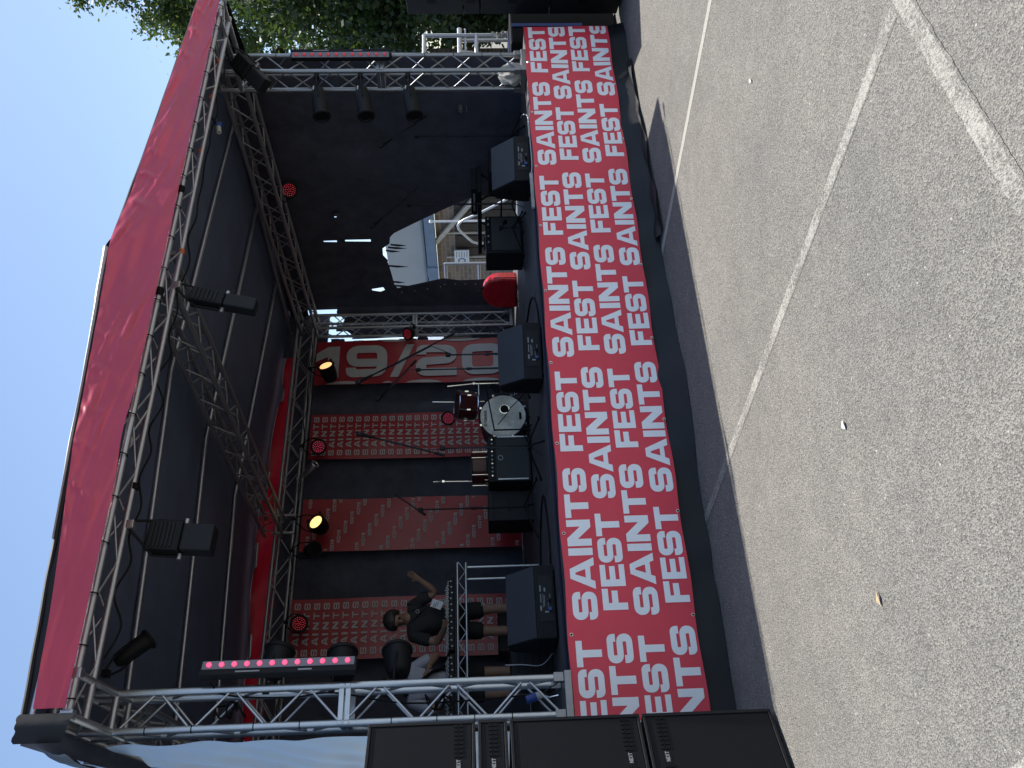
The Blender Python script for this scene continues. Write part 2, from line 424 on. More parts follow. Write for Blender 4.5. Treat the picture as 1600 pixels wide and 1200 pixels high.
def glyph(c):
    a, b = TX / 2, TY / 2
    if c == 'S':
        w = 1.12
        return w, stroke([(w - a, .66), (w - a, 1 - b), (a, 1 - b), (a, .5), (w - a, .5), (w - a, b), (a, b), (a, .34)], TX, TY, .22)
    if c == 'I': return .31, pg((0, 0), (.31, 0), (.31, 1), (0, 1))
    if c == 'T':
        w = 1.06; return w, pg((w / 2 - a, 0), (w / 2 + a, 0), (w / 2 + a, 1 - TY), (w, 1 - TY), (w, 1), (0, 1), (0, 1 - TY), (w / 2 - a, 1 - TY))
    if c == 'F':
        w = .92; return w, pg((0, 0), (TX, 0), (TX, .37), (w * .9, .37), (w * .9, .37 + TY), (TX, .37 + TY), (TX, 1 - TY), (w, 1 - TY), (w, 1), (0, 1))
    if c == 'E':
        w = .96; return w, pg((0, 0), (w, 0), (w, .225), (TX, .225), (TX, .385), (w * .93, .385), (w * .93, .615), (TX, .615), (TX, .775), (w, .775), (w, 1), (0, 1))
    if c == 'N':
        w = 1.14; return w, pg((0, 0), (TX, 0), (TX, .56), (w - TX * 1.12, 0), (w, 0), (w, 1), (w - TX, 1), (w - TX, .44), (TX * 1.12, 1), (0, 1))
    if c == 'A':
        w = 1.32; t = .33; s = w * .5 - .20   # slope of the legs
        def lx(y): return s * y
        o = [(0, 0), (t, 0), (t + s * .17 * .86, .17), (w - t - s * .17 * .86, .17), (w - t, 0), (w, 0), (w - s, 1), (s, 1)]
        hh = [(t + s * .37 * .9, .37), (w / 2 - .035, .78), (w / 2 + .035, .78), (w - t - s * .37 * .9, .37)]
        return w, [([V((x, y, 0)) for x, y in o], [[V((x, y, 0)) for x, y in hh]])]
    if c in 'O0':
        w = 1.22; return w, stroke([(w / 2, 1 - b), (a, 1 - b), (a, b), (w - a, b), (w - a, 1 - b), (w / 2, 1 - b)], TX, TY, .26, True)
    if c == 'C':
        w = 1.1; return w, stroke([(w - a, .66), (w - a, 1 - b), (a, 1 - b), (a, b), (w - a, b), (w - a, .34)], TX, TY, .26)
    if c == '9':
        w = 1.22; return w, stroke([(a, .30), (a, b), (w - a, b), (w - a, 1 - b), (a, 1 - b), (a, .44), (w - TX, .44)], TX, TY, .24)
    if c == '2':
        w = 1.2; return w, stroke([(a, .68), (a, 1 - b), (w - a, 1 - b), (w - a, .52), (a, .46), (a, b), (w, b)], TX, TY, .2)
    if c == '1':
        w = .62; return w, pg((w - TX, 0), (w, 0), (w, 1), (w - TX, 1), (0, .78), (0, .52), (w - TX, .66))
    if c == '/':
        w = .8; return w, pg((0, -.02), (.27, -.02), (w, 1.02), (w - .27, 1.02))
    if c == 'Y':
        w = 1.15; return w, pg((w / 2 - a, 0), (w / 2 + a, 0), (w / 2 + a, .40), (w, 1), (w - .34, 1), (w / 2, .60), (.34, 1), (0, 1), (w / 2 - a, .40))
    if c == 'R':
        w = 1.1; return w, pg((0, 0), (TX, 0), (TX, 1), (0, 1)) + stroke([(TX, 1 - b), (w - a, 1 - b), (w - a, .45), (TX, .45)], TX, TY, .2) + pg((w - TX - .28, .32), (w - TX + .1, .32), (w, 0), (w - .34, 0))
    if c == 'X':
        w = 1.1; return w, pg((0, 0), (.36, 0), (w / 2, .35), (w - .36, 0), (w, 0), (w / 2 + .2, .5), (w, 1), (w - .36, 1), (w / 2, .65), (.36, 1), (0, 1), (w / 2 - .2, .5))
    if c == 'M':
        w = 1.35; return w, pg((0, 0), (.27, 0), (.27, .58), (w / 2 - .13, .12), (w / 2 + .13, .12), (w - .27, .58), (w - .27, 0), (w, 0), (w, 1), (w - .3, 1), (w / 2, .46), (.3, 1), (0, 1))
    if c == 'H':
        w = 1.1; return w, pg((0, 0), (TX, 0), (TX, .38), (w - TX, .38), (w - TX, 0), (w, 0), (w, 1), (w - TX, 1), (w - TX, .62), (TX, .62), (TX, 1), (0, 1))
    if c == '#':
        w = .8; return w, pg((.18, 0), (.32, 0), (.32, 1), (.18, 1)) + pg((.5, 0), (.64, 0), (.64, 1), (.5, 1)) + pg((0, .28), (.17, .28), (.17, .4), (0, .4)) + pg((.33, .28), (.49, .28), (.49, .4), (.33, .4)) + pg((.65, .28), (w, .28), (w, .4), (.65, .4)) + pg((0, .6), (.17, .6), (.17, .72), (0, .72)) + pg((.33, .6), (.49, .6), (.49, .72), (.33, .72)) + pg((.65, .6), (w, .6), (w, .72), (.65, .72))
    return .5, []
def text(mb, word, fn, h, width=None, gap=.10, xmin=None, xmax=None):
    """lays flat letters with fn(x, y) -> point; x from 0 to width, y from 0 to h (metres)"""
    tot = sum(glyph(c)[0] for c in word) + gap * (len(word) - 1)
    k = (width / tot) if width else h
    x = 0
    for c in word:
        w, ps = glyph(c)
        for outer, holes in ps:
            loops = [outer] + holes
            flat = [p for lp in loops for p in lp]
            mapped = [(min(max((x + p.x) * k, xmin if xmin is not None else -1e9), xmax if xmax is not None else 1e9), p.y * h) for p in flat]
            tris = [(0, 1, 2), (0, 2, 3)] if (len(flat) == 4 and not holes) else tessellate_polygon(loops)
            mb.add([fn(*p) for p in mapped], [tuple(t) for t in tris])
        x += w + gap
    return tot * k

# ------------------------------------------------------------------ ground and markings
def gfn(u, v): return V((-150 + 300 * u, -120 + 300 * v, 0))
g = MB().grid(gfn, 4, 4).build('ground', 'asphalt'); struct(g)
def strip(p, q, w, m, z=.0014):
    p, q = V((*p, z)), V((*q, z)); d = (q - p).normalized(); n = V((-d.y, d.x, 0)) * w / 2
    N = 200; cs_ = (0, .16, .84, 1)
    def f(u, v): return p.lerp(q, u) + n * (2 * cs_[int(round(v * 3))] - 1) * (1.12 + .16 * nz(u * 60, v * 3 + p.x, 0))
    o = MB().grid(f, N, 3).build('parking_line', m); struct(o)
    at = o.data.attributes.new('centre', 'FLOAT', 'POINT')
    for i in range((N + 1) * 4): at.data[i].value = 1. if i % 4 in (1, 2) else 0.
    return o
strip((-2.30, -4.2), (-3.30, .9), .075, 'fresh_line')
strip((-4.98, -3.98), (-5.80, .9), .085, 'worn_line')
strip((-4.6, -3.88), (-7.4, -4.20), .10, 'worn_line', .0028)
strip((-7.55, -4.15), (-8.35, .9), .11, 'worn_line')
strip((-.2, -4.2), (-.7, -1.2), .09, 'worn_line')

def small_leaf():
    t = V((-6.96, -2.46, .006))
    b = MB()
    b.add([t + V(p) for p in ((-.035, 0, 0), (-.007, .015, .009), (.035, .003, .005), (0, -.013, .010), (0, 0, .002))], [(0, 4, 1), (1, 4, 2), (2, 4, 3), (3, 4, 0)])
    b.tube(t + V((.035, .003, .005)), t + V((.055, .008, .002)), .0015, 5)
    tag(b.build('dead_leaf', 'dead_leaf'), 'curled brown dead leaf lying on the sunlit asphalt', 'leaf')
# litter positions are set below from ground points
small_leaf()
for p, L, lab in (((-6.18, -2.56), .05, 'torn white paper scrap lying on the asphalt between two faded lines'), ((-3.84, -2.55), .035, 'tiny white litter chip on the asphalt beside the crisp parking line')):
    b = MB(); t = V((*p, .008))
    pts = [(-L / 2, -.006, 0), (-L * .2, .013, .006), (L * .3, .009, .004), (L / 2, -.002, 0), (.1 * L, -.012, .008), (-.3 * L, -.011, .003)]
    b.add([t + V(q) for q in pts], [(0, 1, 5), (1, 2, 4, 5), (2, 3, 4)])
    tag(b.build('paper_scrap', 'litter_white'), lab, 'litter')

# ------------------------------------------------------------------ stage deck
ZD = 1.09
st = thing('stage_platform', 'black stage platform of square deck panels with black cloth skirt to the ground', 'stage', (-3.5, 2.7, 0))
me0 = None
xs = [-7.0 + i * 1.01 for i in range(7)] + [.05]
ys = [.0, 1.8, 3.6, 5.4]
for i in range(7):
    for j in range(3):
        MB().box(((xs[i] + xs[i + 1]) / 2, (ys[j] + ys[j + 1]) / 2, ZD - .05 + .0015 * ((i * 7 + j * 3) % 3)), (xs[i + 1] - xs[i] - .006, ys[j + 1] - ys[j] - .006, .1)).build('deck_panel', 'deck_black', st, bevel=.004)
for x in (-6.9, -4.6, -2.3, -.1):
    for y in (.25, 2.7, 5.2):
        rod('leg', (x, y, 0), (x, y, ZD - .1), .03, 'alu_dull', st)
def skirt(u, v):
    x = -7.02 + u * 7.12
    t = max(0, (.28 - v) / .28)
    flare = .04 + .10 * max(0, nz(x, 3, 0, .9)) + .14 * math.exp(-((x + 4.6) / .45) ** 2) + .10 * math.exp(-((x + 2.3) / .6) ** 2) + .10 * math.exp(-((x + 1.2) / .4) ** 2)
    y = .012 - t ** 1.6 * flare + .014 * math.sin(x * 9 + 2 * nz(x, 0, 0, 2)) * (1 - v) - .012 * nz(x * 3, v * 4, 2)
    return V((x, y - .004, .006 + v * (ZD - .02)))
MB().grid(skirt, 220, 22).build('skirt', 'black_pvc', st, smooth=True)
def lskirt(u, v): return V((-7.03 + .01 * math.sin(u * 40) * (1 - v), .02 + u * 5.4, .005 + v * 1.05))
MB().grid(lskirt, 60, 4).build('skirt', 'black_pvc', st, smooth=True)
def rskirt(u, v): return V((.09 + .01 * math.sin(u * 40) * (1 - v), .02 + u * 5.4, .005 + v * 1.05))
MB().grid(rskirt, 60, 4).build('skirt', 'black_pvc', st, smooth=True)
def fold(u, v):   # loose end of the skirt lying on the asphalt
    x = -3.0 + 2.4 * u
    return V((x, -.03 - v * (.10 + .12 * (1 - u)) * (1 + .4 * nz(x, 0, 0, 2)), .012 + .035 * abs(math.sin(v * PI + x * 5)) * (1 - .3 * v) + .02 * nz(x, v, 0, 4)))
MB().grid(fold, 60, 8).build('skirt_hem', 'black_pvc', st, smooth=True)

# ------------------------------------------------------------------ long front banner
BZ0, BZ1 = .185, 1.095
def bdisp(x, z):
    d = .007 * nz(x, z, 0, 1.1) + .004 * nz(x, z * 2, 5, 2.4)
    e = max(0, (x + 2.6) / 2.6)
    d += e * .012 * math.sin((x * 3.2 + z * 2.3) * 2) * (.4 + .6 * abs(nz(x, z, 1, 1.2)))
    return -.034 - d
bn = thing('front_banner', 'long red vinyl banner across the stage front printed SAINTS FEST in four white rows', 'banner', (-3.5, -.03, .2))
def bfn(u, v):
    x = -7.35 + u * 7.38; z = BZ0 + v * (BZ1 - BZ0)
    sag = .006 * math.sin(x * 7.5) * (1 if v in (0, 1) else 0)
    return V((x, bdisp(x, z), z + sag))
MB().grid(bfn, 240, 24).build('banner_sheet', 'red_print', bn, smooth=True)
lt = MB()
WS, WF = 1.165, .725
per = 2.178
rowz = [.872, .655, .435, .208]
for r in range(4):
    z0 = rowz[r]; hgt = .178
    off = [-6.37, -4.13, -6.35, -4.09][r]
    items = []
    for k in range(-2, 5):
        x0 = off + k * per
        items.append(('SAINTS' if r % 2 == 0 else 'FEST', x0, WS if r % 2 == 0 else WF))
        x1 = x0 + (WS if r % 2 == 0 else WF) + (.145 if r % 2 == 0 else .122)
        items.append(('FEST' if r % 2 == 0 else 'SAINTS', x1, WF if r % 2 == 0 else WS))
    for w, x0, wd in items:
        if x0 + wd < -7.33 or x0 > .01: continue
        def f(x, y, x0=x0):
            X = max(-7.34, min(.022, x0 + x)); return V((X, bdisp(X, z0 + y) - .0025, z0 + y))
        # rows sag a little with the cloth
        text(lt, w, f, hgt, wd, .095)
lt.build('lettering', 'white_print', bn)
for zz, x0, sp in ((BZ1 - .022, -.55, .74), (BZ0 + .018, -.90, .78)):
    for k in range(9):
        x = x0 - sp * k
        if x < -7.2: continue
        b = MB().torus((x, bdisp(x, zz) - .004, zz), (0, 1, 0), .0105, .0038, 14, 6)
        e = b.build('eyelet', 'chrome', bn, smooth=True)
        MB().disc((x, bdisp(x, zz) - .003, zz), (0, 1, 0), .009, 12).build('eyelet_hole', 'tie_black', e)

# ------------------------------------------------------------------ trusses
def truss(name, label, p, q, side, upv, w=.24, h=.24, r=.0245, rb=.009, m='alu', pitch=.25, cat='truss', loc=None, mb='alu', skip=()):
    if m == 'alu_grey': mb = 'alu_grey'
    p, q = V(p), V(q); d = (q - p); L = d.length; z = d.normalized(); a = V(side).normalized(); b = V(upv).normalized()
    t = thing(name, label, cat, loc if loc is not None else p)
    c = [V((0, 0, 0)), a * w, a * w + b * h, b * h]
    for k in range(4): rod('chord', p + c[k], q + c[k], r, m, t, 14)
    n = max(2, int(round(L / pitch))); g = .025
    for k in range(4):
        if k in skip: continue
        c0, c1 = c[k], c[(k + 1) % 4]
        dd = (c1 - c0).normalized() * (r * .8)
        for i in range(n):
            s0, s1 = L * i / n + g, L * (i + 1) / n - g
            A, B = (c0 + dd, c1 - dd) if (i + k // 2) % 2 == 0 else (c1 - dd, c0 + dd)
            rod('brace', p + A + z * s0, p + B + z * s1, rb, mb, t, 8)
    return t
def plate_ring(t, c, z0, w=.24, name='coupler_plate', m='alu'):
    for dz in (-.022, .022):
        b = MB()
        for s in (-1, 1):
            b.box((c[0] + s * (w / 2), c[1], z0 + dz), (.02, w + .06, .035)); b.box((c[0], c[1] + s * (w / 2), z0 + dz), (w - .022, .02, .035))
        b.build(name, m, t, bevel=.003)
TB = ZD + .07
def tower(label, x, y, ztop, m='alu', mid=2.62):
    t = truss('truss_tower', label, (x, y, TB), (x, y, ztop), (1, 0, 0), (0, 1, 0), m=m, pitch=.245, cat='truss tower', loc=(x + .12, y + .12, ZD))
    plate_ring(t, (x + .12, y + .12), mid, m=m)
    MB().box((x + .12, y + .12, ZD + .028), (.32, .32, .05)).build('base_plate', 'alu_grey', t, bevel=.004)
    for sx in (0, .24):
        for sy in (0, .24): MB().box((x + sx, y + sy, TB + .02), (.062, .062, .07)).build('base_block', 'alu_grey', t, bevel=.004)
    return t
FY, FYB = -.65, -.41
tl = tower('bright aluminium truss tower carrying the pink lit light bar, beside the pale tarp', -6.985, 0, 4.10)
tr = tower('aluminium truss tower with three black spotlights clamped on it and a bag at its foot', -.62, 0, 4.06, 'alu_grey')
tb = tower('aluminium truss tower at the back beside the 19/20 banner, sky showing through it', -.41, 5.0, 4.15, 'alu_dull')
tower('aluminium truss tower at the back corner behind the pale side tarp', -6.985, 5.0, 4.15, 'alu_dull')
def corner(t, x, zb, sgn, yr=FY):
    for X in (x, x + .24):
        rod('corner_tube', (X, yr, zb), (X, .24, zb - .0), .0245, 'alu', t, 14)
        rod('corner_tube', (X, yr + .24, zb + .22), (X, .24, zb + .22), .0245, 'alu', t, 14)
        for yy in (.0, .24): rod('corner_post', (X, yy, zb - .03), (X, yy, zb + .24), .0235, 'alu', t, 14)
        MB().box((X, yr, zb), (.06, .06, .075)).build('corner_block', 'alu', t, bevel=.006)
        rod('brace', (X, FYB + .03, zb + .02), (X, -.03, zb + .20), .009, 'alu', t, 8)
    rod('corner_rail', (x, 0, zb), (x + .24, 0, zb), .022, 'alu', t, 14)
    rod('corner_rail', (x, .24, zb), (x + .24, .24, zb), .022, 'alu', t, 14)
corner(tl, -6.985, 4.13, 1); corner(tr, -.62, 4.09, -1)

ft = truss('roof_truss', 'aluminium roof truss along the front edge with red fascia tied to it', (-6.98, FY, 4.13), (-.32, FY, 4.09), (0, 1, 0), (0, 0, 1), h=.20, pitch=.33, skip=(2,))
for x in (-2.9, -3.95):   # black clamps on the front chord
    MB().tube((x, FY, 4.11), (x + .07, FY, 4.11), .032, 12).build('joint_clamp', 'tie_black', ft, smooth=True)
for x in (-5.45, -3.35, -2.2, -1.5, -1.0):
    MB().tube((x, FYB, 4.105), (x + .045, FYB, 4.105), .0262, 12).build('tape_band', 'orange_tape' if x > -4 else 'tie_black', ft, smooth=True)
truss('roof_truss', 'dark roof truss running along the side curtain to the back tower', (-.50, .28, 4.08), (-.40, 5.2, 4.16), (1, 0, 0), (0, 0, 1), m='alu_dull', mb='alu_dull', pitch=.26)
truss('roof_truss', 'dark roof truss along the pale tarp side of the stage', (-6.98, .28, 4.12), (-6.98, 5.0, 4.18), (1, 0, 0), (0, 0, 1), m='alu_dull', mb='alu_dull', pitch=.26)
bt = truss('roof_truss', 'dark roof truss across the back carrying round lamps, red cloth behind it', (-6.9, 5.0, 4.21), (-.16, 5.0, 4.19), (0, 1, 0), (0, 0, 1), m='alu_dull', mb='alu_dull', pitch=.36)
for x in (-3.75, -3.50):
    MB().box((x, 4.97, 4.33), (.03, .03, .30)).build('joint_frame', 'alu_dull', bt)
truss('roof_truss', 'dark roof truss running from front to back under the roof ridge', (-3.52, FYB + .06, 4.20), (-3.78, 5.0, 4.34), (1, 0, 0), (0, 0, 1), m='alu_dull', mb='alu_dull', pitch=.27)

# ------------------------------------------------------------------ roof canopy
def zr(X, Y): return 4.50 + .055 * (Y + .65) - (.045 * max(0, -3.6 - X) + .055 * max(0, X + 3.6))
def ftop(X):      # top edge of the fascia
    pts = [(-7.0, 4.362), (-6.4, 4.395), (-5.5, 4.44), (-4.55, 4.485), (-3.85, 4.525), (-3.45, 4.545), (-2.9, 4.49), (-2.2, 4.43), (-1.2, 4.355), (-.3, 4.285)]
    for (a, za), (b, zb) in zip(pts, pts[1:]):
        if X <= b: return za + (zb - za) * (max(X, a) - a) / (b - a)
    return pts[-1][1]
rc = thing('roof_canopy', 'black gabled stage roof canopy on silver cross tubes with drooping side edge', 'roof', (-3.6, 2.5, 4.2))
XL, XR = -7.14, .09
def canopy(u, v):
    X = XL + u * (XR - XL); Y = -.64 + v * 6.4
    z = zr(X, Y) + .035
    t = min(1, max(0, (Y + .64) / 1.0)); z = (ftop(X) + .004) * (1 - t) + z * t
    z += -.018 * abs(math.sin((Y - 1.0) / 1.5 * PI)) * min(1, t * 1.5) + .012 * nz(X, Y, 0, 1.5) * t
    return V((X, Y, z))
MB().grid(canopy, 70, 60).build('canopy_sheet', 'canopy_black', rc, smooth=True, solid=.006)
for k, Y in enumerate((.25, 1.0, 2.45, 4.05, 5.68)):
    if k == 0: continue
    zc = zr(-3.6, Y)
    rod('purlin', (-6.98, Y, zr(-6.98, Y) - .0), (-3.6, Y, zc), .0235, 'alu', rc, 12)
    rod('purlin', (-3.6, Y, zc), (-.24, Y, zr(-.24, Y)), .0235, 'alu', rc, 12)
for X in (-6.96, -.26):
    rod('eave_tube', (X, -.5, zr(X, -.5) - .03), (X, 5.7, zr(X, 5.7) - .03), .022, 'alu_dull', rc, 12)
def trim(X): return V((X, -.665, ftop(X) + .016 + .006 * nz(X, 0, 0, 3)))
MB().path([trim(XL + .06 + i * (XR - XL - .55) / 90) for i in range(91)], .017, 8).build('edge_trim', 'black_pvc', rc, smooth=True)
def lip(u, v):
    X = XL + .05 + u * 3.55; return V((X, -.668 - .012 * nz(X, v, 0, 3), ftop(X) + .012 - v * .13))
MB().grid(lip, 80, 3).build('edge_lip', 'black_pvc', rc, smooth=True)
def pale(u, v):  # bright strip standing for the sun glint along the canopy edge
    X = -5.9 + u * 2.42; w = .012 + .022 * max(0, nz(X, 0, 4, 2.2)) + .034 * u * u
    return V((X, -.672 - .022 * math.sin(v * PI), ftop(X) + .024 + w * (v - .05)))
MB().grid(pale, 120, 4).build('edge_glint', 'glint_white', rc, smooth=True)
def flapRR(u, v):
    Y = -.62 + u * 6.3; return V((XR - .01 + .03 * nz(Y, v, 0, 2), Y, zr(XR, max(Y, .3)) + .02 - v * (.17 + .12 * min(1, u * 3))))
MB().grid(flapRR, 70, 4).build('side_flap', 'black_pvc', rc, smooth=True)
def puck(u, v):   # bunched cloth at the ridge
    x = -3.55 + .62 * (u - .35); return V((x, -.685 + .08 * v, 4.515 + .085 * math.exp(-((u - .38) / .28) ** 2) * (1 - .35 * v) + .014 * nz(x, v, 0, 9)))
MB().grid(puck, 24, 5).build('ridge_flap', 'black_pvc', rc, smooth=True)
def flapL(u, v):
    Y = -.76 + u * 6.3; drop = .20 + .05 * nz(Y, 0, 0, 1.2)
    return V((XL - .015 - .05 * math.sin(v * 2) + .02 * nz(Y, v, 0, 3), Y, zr(XL, Y) + .03 - v * drop - .12 * math.exp(-u * 14)))
MB().grid(flapL, 80, 6).build('side_flap', 'black_pvc', rc, smooth=True)
def flapL2(u, v):
    Y = -.35 + u * 5.8; w = .5 + .5 * math.sin(Y * 5.2 + 2 * nz(Y, 0, 0, 1.3))
    return V((XL - .03 - .03 * v + .02 * nz(Y, v, 4, 4), Y, zr(XL, Y) - .14 - v * (.05 + .15 * w)))
MB().grid(flapL2, 110, 5).build('side_lining', 'pale_tarp', rc, smooth=True)
def flapC(u, v):  # front corner wrap
    return V((-7.14 + .16 * u, -.70 - .03 * math.sin(u * 3), ftop(-7.0) + .02 - v * (.27 + .05 * u) + .02 * nz(u, v, 0, 4)))
MB().grid(flapC, 10, 8).build('corner_flap', 'black_pvc', rc, smooth=True)
def flapR(u, v):
    return V((-.34 + .14 * u + .05 * v, -.72 - .05 * math.sin(v * 3) * u, 4.30 - v * .17 + .03 * nz(u, v, 0, 4)))
MB().grid(flapR, 10, 8).build('corner_flap', 'black_pvc', rc, smooth=True)
def rfas(u, v):
    X = -6.95 + u * 6.6; z0 = 4.22; z1 = zr(X, 5.62) + .02
    return V((X, 5.62 + .06 * math.sin(X * 5 + 3 * nz(X, v, 0, 1) + v * 2) + .02 * nz(X, v * 2, 0, 3), z0 + v * (z1 - z0)))
MB().grid(rfas, 120, 8).build('rear_fascia', 'red_rear', rc, smooth=True)

fs = thing('front_fascia', 'wrinkled glossy red fascia cloth laced along the front edge of the roof', 'fascia', (-3.5, -.68, 4.15))
def fas(u, v):
    X = -6.955 + u * (6.955 - .42)
    zb = 4.13 + (4.09 - 4.13) * u - .008
    zb += .018 * math.exp(-((X + 5.15) / .25) ** 2)
    tp_ = ftop(X) - .010 - .050 * min(1, max(0, (-5.2 - X) / 1.2))
    z = zb + v * (tp_ - zb)
    c = 1 - abs(X + 3.5) / 3.5
    w = .010 * nz(X * 1.4 + v * 1.5, v * 2.2, 0, 1.6) + .014 * v ** 1.5 * max(0, nz(X * 2.2 - v * 2.5, v * 1.2, 7, 1.7)) + .006 * nz(X * 4 + v * 6, v, 3, 1.5)
    q = X + .20 * (1 - v) + .05 * nz(X, v, 9, 2.5)
    fold = max(0, math.sin(q * 2 * PI / .31 + 2 * nz(X, 0, 2, 1.2))) ** 4 * max(0, v - .35) * 1.5 * max(0, min(1, .25 + 1.6 * nz(X, 0, 6, .9)))
    w += .016 * fold * min(1, (1 - v) * 7)
    ang = math.sin((X + 3.2) * 5.2 + v * 3.0) * math.exp(-((X + 3.3) / 1.0) ** 2) * .012 * v
    calm = 1.0 if X > -5.8 else .35
    return V((X, -.722 - max(-.02, (w + ang) * calm * 1.15), z))
MB().grid(fas, 420, 22).build('fascia_sheet', 'red_fascia', fs, smooth=True)
for i in range(21):
    X = -6.9 + i * (6.4 / 20) + .01 * math.sin(i * 5)
    zc = 4.13 - .04 * (X + 6.98) / 6.66
    b = MB().torus((X, FY - .012, zc + .006), (1, .1 * math.sin(i * 3), .12 * math.cos(i * 7)), .036, .0045, 14, 5)
    b.box((X - .004, FY - .052, zc + .045), (.010, .006, .014))
    b.build('cable_tie', 'tie_black', fs, smooth=True)

# ------------------------------------------------------------------ curtains and tarps
def clip(poly, a, b, inside):
    """2-D half plane clip: keep left of a->b if inside else right"""
    out = []
    def sd(p):
        s = (b[0] - a[0]) * (p[1] - a[1]) - (b[1] - a[1]) * (p[0] - a[0]); return s if inside else -s
    for i in range(len(poly)):
        p, q = poly[i], poly[(i + 1) % len(poly)]; sp, sq = sd(p), sd(q)
        if sp >= 0: out.append(p)
        if (sp > 0 > sq) or (sp < 0 < sq):
            t = sp / (sp - sq); out.append((p[0] + t * (q[0] - p[0]), p[1] + t * (q[1] - p[1])))
    return out if len(out) > 2 else []
def cut(polys, hole):
    res = []
    bx0, bx1 = min(p[0] for p in hole), max(p[0] for p in hole); by0, by1 = min(p[1] for p in hole), max(p[1] for p in hole)
    for pl in polys:
        if max(p[0] for p in pl) < bx0 or min(p[0] for p in pl) > bx1 or max(p[1] for p in pl) < by0 or min(p[1] for p in pl) > by1:
            res.append(pl); continue
        rem = pl
        for i in range(len(hole)):
            a, b = hole[i], hole[(i + 1) % len(hole)]
            o = clip(rem, a, b, False)
            if o: res.append(o)
            rem = clip(rem, a, b, True)
            if not rem: break
    return res
polys = []
ny, nzv = 64, 46
Y0, Y1, Z0, Z1 = .34, 5.14, 1.0, 4.80
for i in range(ny):
    for j in range(nzv):
        a, b = Y0 + (Y1 - Y0) * i / ny, Y0 + (Y1 - Y0) * (i + 1) / ny; c, d = Z0 + (Z1 - Z0) * j / nzv, Z0 + (Z1 - Z0) * (j + 1) / nzv
        polys.append([(a, c), (b, c), (b, d), (a, d)])
holes = [[(2.50, .95), (4.37, .95), (4.40, 1.9), (4.36, 2.15), (2.95, 2.22), (2.58, 1.66)],
         [(2.95, 2.22), (4.36, 2.15), (4.58, 2.86), (4.52, 2.90), (3.95, 2.95), (3.38, 2.86), (3.30, 2.80)],
         [(3.50, 2.87), (3.9, 2.945), (3.78, 3.0), (3.62, 2.99)],
         [(3.44, 3.62), (3.475, 3.62), (3.47, 3.80), (3.45, 3.81)], [(3.42, 3.14), (3.465, 3.14), (3.46, 3.50), (3.43, 3.50)],
         [(4.56, 3.08), (4.62, 3.06), (4.66, 3.13), (4.63, 3.25), (4.60, 3.26)], [(2.95, 3.55), (2.965, 3.55), (2.965, 3.58), (2.95, 3.58)]]
for hl in holes: polys = cut(polys, hl)
cm = MB()
for pl in polys:
    cm.add([V((.03 + .022 * math.sin(y * 5 + 1.5 * nz(y, z, 0, .6)) * (1.1 - (z - 1) / 4) + .015 * nz(y, z, 3, 1.0), y, min(z, zr(.03, y) + .02))) for y, z in pl], [tuple(range(len(pl)))])
sc_ = thing('side_curtain', 'black side curtain of the stage with a big torn wind-blown gap showing outside', 'curtain', (.03, 2.7, 1.0))
cm.build('curtain_cloth', 'black_cloth', sc_, smooth=False)
bm = bmesh.new(); me = sc_.children[0].data; bm.from_mesh(me); bmesh.ops.remove_doubles(bm, verts=bm.verts, dist=1e-4); bmesh.ops.recalc_face_normals(bm, faces=bm.faces); bm.to_mesh(me); bm.free()
me.polygons.foreach_set('use_smooth', [True] * len(me.polygons))
for yv, zt_, ln_ in ((3.50, 2.86, .22), (3.56, 2.90, .26), (3.63, 2.94, .20), (3.98, 2.95, .30), (4.36, 2.93, .20), (4.46, 2.91, .28)):
    w_ = .016
    MB().prism([(-.02, yv - w_, zt_), (-.02, yv + w_, zt_ + .01), (-.03, yv + w_ * 1.3 + .012, zt_ - ln_ * .45), (-.03, yv + .02, zt_ - ln_), (-.03, yv - w_ * .6, zt_ - ln_ * .55)], None, (.004, 0, 0)).build('torn_strip', 'black_cloth', sc_)
for i in range(11):
    y, z = 4.42 + .012 * math.sin(i), 1.2 + i * .155 if i < 7 else 2.2 + (i - 7) * .2
    MB().torus((.0 - .03, y + .03 + (.0 if i < 7 else (i - 6) * .045), z), (1, 0, 0), .008, .003, 10, 5).build('eyelet', 'alu', sc_)
bc = thing('back_curtain', 'black cloth hung across the back of the stage behind the red banners', 'curtain', (-3.7, 5.3, ZD))
def bcf(u, v):
    X = -7.02 + u * 6.40; Z = ZD + .004 + v * 3.35
    return V((X, 5.33 + .035 * math.sin(X * 8 + 2 * nz(X, Z, 0, .7)) + .02 * nz(X, Z, 2, 1.5), Z))
MB().grid(bcf, 160, 24).build('curtain_cloth', 'black_cloth', bc, smooth=True)
for (xa, xb, za, zb) in ((-.72, .10, 4.02, 4.80), (-.60, -.43, 3.2, 3.62), (-.55, -.16, 2.45, 2.6), (-.30, -.12, 1.1, 2.3), (-.62, -.36, 1.09, 1.75), (-.60, -.40, 2.62, 2.9), (-.24, -.10, 3.3, 3.9), (-.58, -.46, 1.7, 2.05), (-.60, -.50, 2.2, 2.35), (-.56, -.38, 3.75, 3.98)):
    def ff(u, v): return V((xa + (xb - xa) * u + .03 * nz(u, v, xa, 3), 5.36 + .03 * nz(u, v, 0, 4), za + (zb - za) * v + .05 * nz(u * 2, v, za, 3)))
    MB().grid(ff, 6, 6).build('torn_flap', 'black_cloth', bc, smooth=True)
def bcw(u, v):
    X = .055 - .41 * u; Z = 1.05 + v * (2.85 - .25 * u + .10 * nz(u * 3, 1, 0, 2))
    return V((X + .02 * nz(X * 4, Z, 0, 1.5), 5.05 + .34 * u + .02 * nz(X * 5, Z, 3, 1.5), Z))
MB().grid(bcw, 14, 40).build('side_flap', 'black_cloth', bc, smooth=True)
